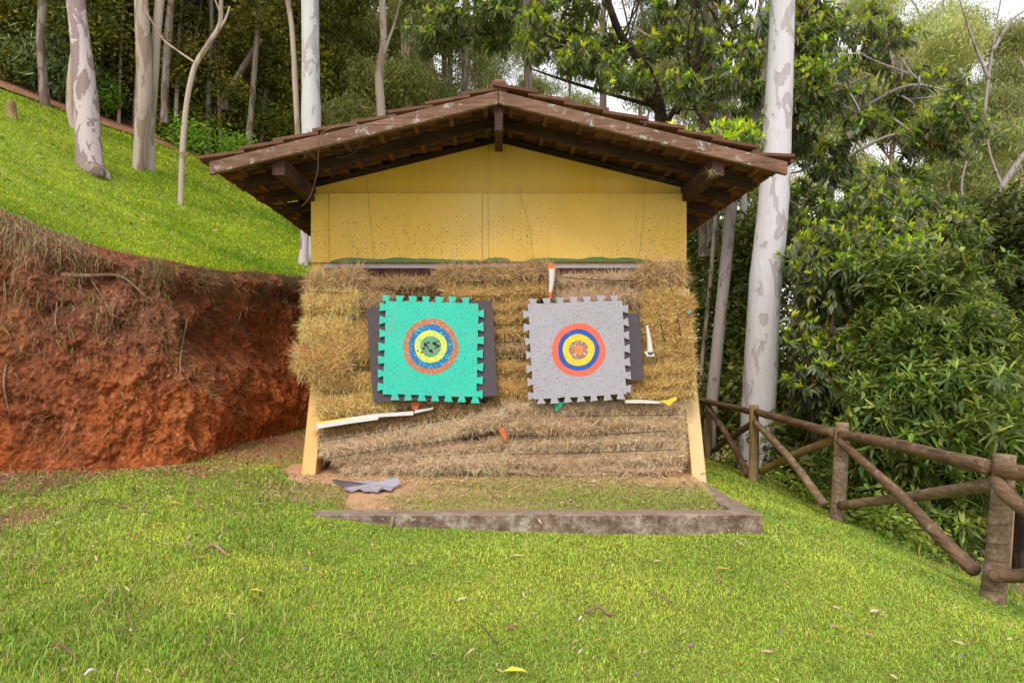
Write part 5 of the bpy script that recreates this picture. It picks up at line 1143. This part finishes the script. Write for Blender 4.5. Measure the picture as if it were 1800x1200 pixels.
# small bright plants at the edge
for k, (a, b, Y, s_, lab) in enumerate(((330, 240, 19.5, .75, 'bright green fern-like sapling beside the thin crooked sapling'), (415, 265, 20, .6, 'bright leafy plant near the left end of the roof'), (475, 225, 22, .9, 'yellow-green shrub left of the white gum behind the roof'), (186, 170, 19, .4, 'small bright plant by the footpath behind the mottled gum'))):
    r1 = np.random.default_rng(800+k); c = P(a, b, Y); root = empty('sapling', (c.x, c.y, float(hill(c.x, c.y))), lab, 'plant')
    tube('stem', [Vector((c.x, c.y, float(hill(c.x, c.y))-.1)), c], [.02, .01], M['twig'], root, sides=5)
    link('foliage', crown_mesh('foliage', [(SP_YEL, 1), (SP_MID, 1)], blob(c, (s_, s_*.8, s_*.6), 90, r1, .2), (.8, 1.3, .8), (.9, 1.4), 5), M['fineleaf'], root)
# bamboo-like tree at upper left
root = empty('willow_leaf_tree', P(60, 170, 19), 'grey-green tree with long narrow leaves in the top left corner', 'tree'); r1 = np.random.default_rng(820)
tube('trunk', [P(50, 190, 19), P(40, 80, 19), P(30, -40, 19)], [.09, .07, .04], M['bark_dark'], root, sides=8)
pts = np.vstack([blob(P(r1.uniform(-20, 120), r1.uniform(-60, 140), r1.uniform(18, 20)), (.8, .7, .5), 70, r1) for _ in range(16)])
link('crown', crown_mesh('crown', [(SP_EUC, 1)], pts, (.85, 1.05, 1.1), (.9, 1.4), 9), M['fineleaf'], root)
# stumps, old post and rail at upper left
st = tube('tree_stump', [P(24, 222, 13.6), P(21, 200, 13.6), P(19, 178, 13.6)], [.10, .085, .075], M['log_post'], None, sides=10, rough=.25, seed=4); tag(st, 'weathered mossy stump standing on the lawn at far left', 'stump')
of = empty('old_rail_fence', P(30, 155, 18), 'old dark post and rail at the top left edge', 'fence')
tube('post', [P(31, 165, 18), P(32, 98, 18)], [.07, .065], M['log_dark'], of, sides=9, rough=.1); tube('rail', [P(32, 102, 18), P(-20, 75, 18), P(-80, 45, 18)], [.05, .05, .05], M['log_dark'], of, sides=8, rough=.1)

# ------------------------------------------------------------------ litter
def on_lawn(px, py, lift=.0):
    Y = 5.
    for _ in range(25): X = (px-876)*Y/1200; z = float(low(X, Y)); Y = .5*Y+.5*(1.5-z)*1200/(py-640)
    return Vector((X, Y, z+lift))
rng = np.random.default_rng(321)
def litter(name, n, L, W, cols, label, seed, region):
    r = np.random.default_rng(seed); x, y = region(n, r); n = len(x); lv, lf = leaf_local(1, .26, .12, .5)
    ax = r.normal(size=(n, 3))*.35; ax[:, 2] = 1; Rm = rot_from_axis(ax, r.uniform(0, 6.28, n)); c = np.array(cols)[r.integers(0, len(cols), n)]*r.uniform(.7, 1.2, (n, 1))
    z = np.where(inpad(x, y), padz(x, y), low(x, y))+.025; sc_ = r.uniform(L*.6, L*1.3, n)
    return tag(link(name, scatter(name, lv*[1, W, 1], lf, None, np.stack([x, y, z], 1), Rm, sc_, c), M['litter']), label, kind='stuff')
def reg(n, r):
    x, y = lawn_pts(n, -5, 3.6, 2.6, 9, 1.2, r); k = (y < 6.3) | (x > -2.9); return x[k], y[k]
def regl(n, r): x = r.uniform(-5.2, -1.7, n); y = np.where(r.uniform(0, 1, n) < .6, r.uniform(5.0, 6.7, n), r.uniform(3.2, 6.6, n)); return x, y
litter('leaf_litter', 950, .05, 1., [(.42, .26, .15), (.50, .36, .24), (.30, .16, .09), (.55, .42, .30), (.45, .30, .06)], 'scattered dry brown and tan leaves on the lawn', 1, reg)
litter('leaf_litter', 1500, .06, .7, [(.36, .22, .13), (.46, .32, .21), (.22, .12, .07)], 'dry leaf litter at the foot of the earth bank', 2, regl)
litter('fallen_petals', 110, .022, 2.4, [(.35, .06, .5), (.45, .2, .6)], 'tiny purple petals scattered on the lawn', 3, reg)
litter('wood_chips', 160, .045, 1.6, [(.5, .36, .25), (.35, .2, .12)], 'scattered chips and leaves inside the kerb', 4, lambda n, r: (r.uniform(-1.2, 1.8, n), r.uniform(5.4, 6.4, n)))
r = np.random.default_rng(66); x = r.uniform(-12, -3, 900); y = r.uniform(7.5, 20, 900); k = (pathd(x, y) < .2) & (x < -3.6); x, y = x[k], y[k]; n = len(x); lv, lf = leaf_local(1, .26, .12, .5)
ax = r.normal(size=(n, 3))*.35; ax[:, 2] = 1
tag(link('leaf_litter', scatter('leaf_litter', lv, lf, None, np.stack([x, y, hill(x, y)+.05], 1), rot_from_axis(ax, r.uniform(0, 6.28, n)), r.uniform(.05, .14, n), np.array([[.50, .34, .22]])*r.uniform(.5, 1.3, (n, 1))), M['litter']), 'dry leaves and bark flakes scattered on the hillside lawn', kind='stuff')
def big_leaf(name, px, py, L, W, ang_, c, label, curl=.25, cat='leaf'):
    v_, f_ = leaf_local(L, W, curl, .5); me = tri_mesh(name, v_-[L/2, 0, 0], f_, np.tile(np.array(c), (len(v_), 1))); o = link(name, me, M['litter']); p = on_lawn(px, py, .035); o.location = p; o.rotation_euler = (R(8), R(-8), ang_); return tag(o, label, cat)
big_leaf('fallen_leaf', 905, 1190, .11, .035, 0, (.62, .55, .06), 'yellow fallen leaf at the bottom middle of the lawn')
big_leaf('fallen_leaf', 1538, 1084, .07, .025, .2, (.62, .50, .40), 'pale tan curled leaf on the lawn towards the fence')
big_leaf('fallen_leaf', 910, 929, .09, .05, 2.8, (.45, .30, .20), 'broad brown leaf in the grass against the kerb')
big_leaf('fallen_leaf', 812, 1062, .09, .018, .7, (.66, .52, .38), 'narrow cream leaf on the lawn below the teal target')
big_leaf('fallen_leaf', 910, 984, .11, .02, .1, (.55, .52, .2), 'narrow greenish-yellow leaf on the lawn in front of the kerb')
big_leaf('fallen_leaf', 450, 1047, .10, .022, -.3, (.55, .42, .04), 'orange-yellow leaf on the left part of the lawn')
big_leaf('fallen_leaf', 305, 890, .12, .025, -.1, (.6, .35, .03), 'bright orange leaf near the foot of the bank')
big_leaf('fallen_leaf', 1270, 1007, .10, .022, -.2, (.6, .33, .06), 'orange-brown leaf on the right part of the lawn')
big_leaf('fallen_leaf', 898, 1112, .10, .024, .5, (.26, .13, .09), 'dark brown leaf on the lawn, centre foreground')
def strip(pts, r_, m, label, name='bark_strip', cat='bark'):
    p = [on_lawn(a, b, .03+.012*math.sin(k*2)) for k, (a, b) in enumerate(pts)]; return tag(tube(name, p, [r_*.6]+[r_]*(len(p)-2)+[r_*.4], M[m], None, sides=6, rough=.35), label, cat)
strip([(362, 972), (374, 968), (388, 971), (400, 984)], .012, 'twig', 'curved brown bark strip arching out of the grass at left')
strip([(318, 970), (328, 963), (338, 970)], .008, 'twig', 'small curved bark strip left of the larger arching one')
strip([(1030, 1086), (1052, 1080), (1068, 1085), (1082, 1088)], .009, 'twig', 'crooked brown twig on the centre-right lawn', 'twig', 'twig')
strip([(82, 1150), (105, 1149), (125, 1156), (138, 1170)], .007, 'batten', 'orange-brown curved twig in the lower left grass', 'twig', 'twig')
strip([(148, 1199), (160, 1194), (172, 1189)], .007, 'foam_white', 'small white twig at the bottom left edge', 'twig', 'twig')
strip([(1145, 1052), (1165, 1060), (1182, 1066)], .006, 'twig', 'pale bent twig on the right lawn', 'twig', 'twig')
strip([(832, 1102), (850, 1116), (868, 1132), (882, 1142)], .003, 'batten', 'long orange grass stalk lying on the lawn centre', 'stalk', 'stalk')
strip([(180, 1118), (220, 1124), (256, 1136)], .003, 'batten', 'long orange stalk in the lower left grass', 'stalk', 'stalk')
a, b = Vector((-.83, 5.10, .25)), Vector((-.80, 5.2, .42)); tag(prism('wood_splinter', [a, a+Vector((.03, 0, 0)), b+Vector((.025, 0, 0)), b+Vector((.008, 0, .01))], (0, .012, 0), M['twig']), 'pale wood splinter leaning on the concrete kerb', 'splinter')
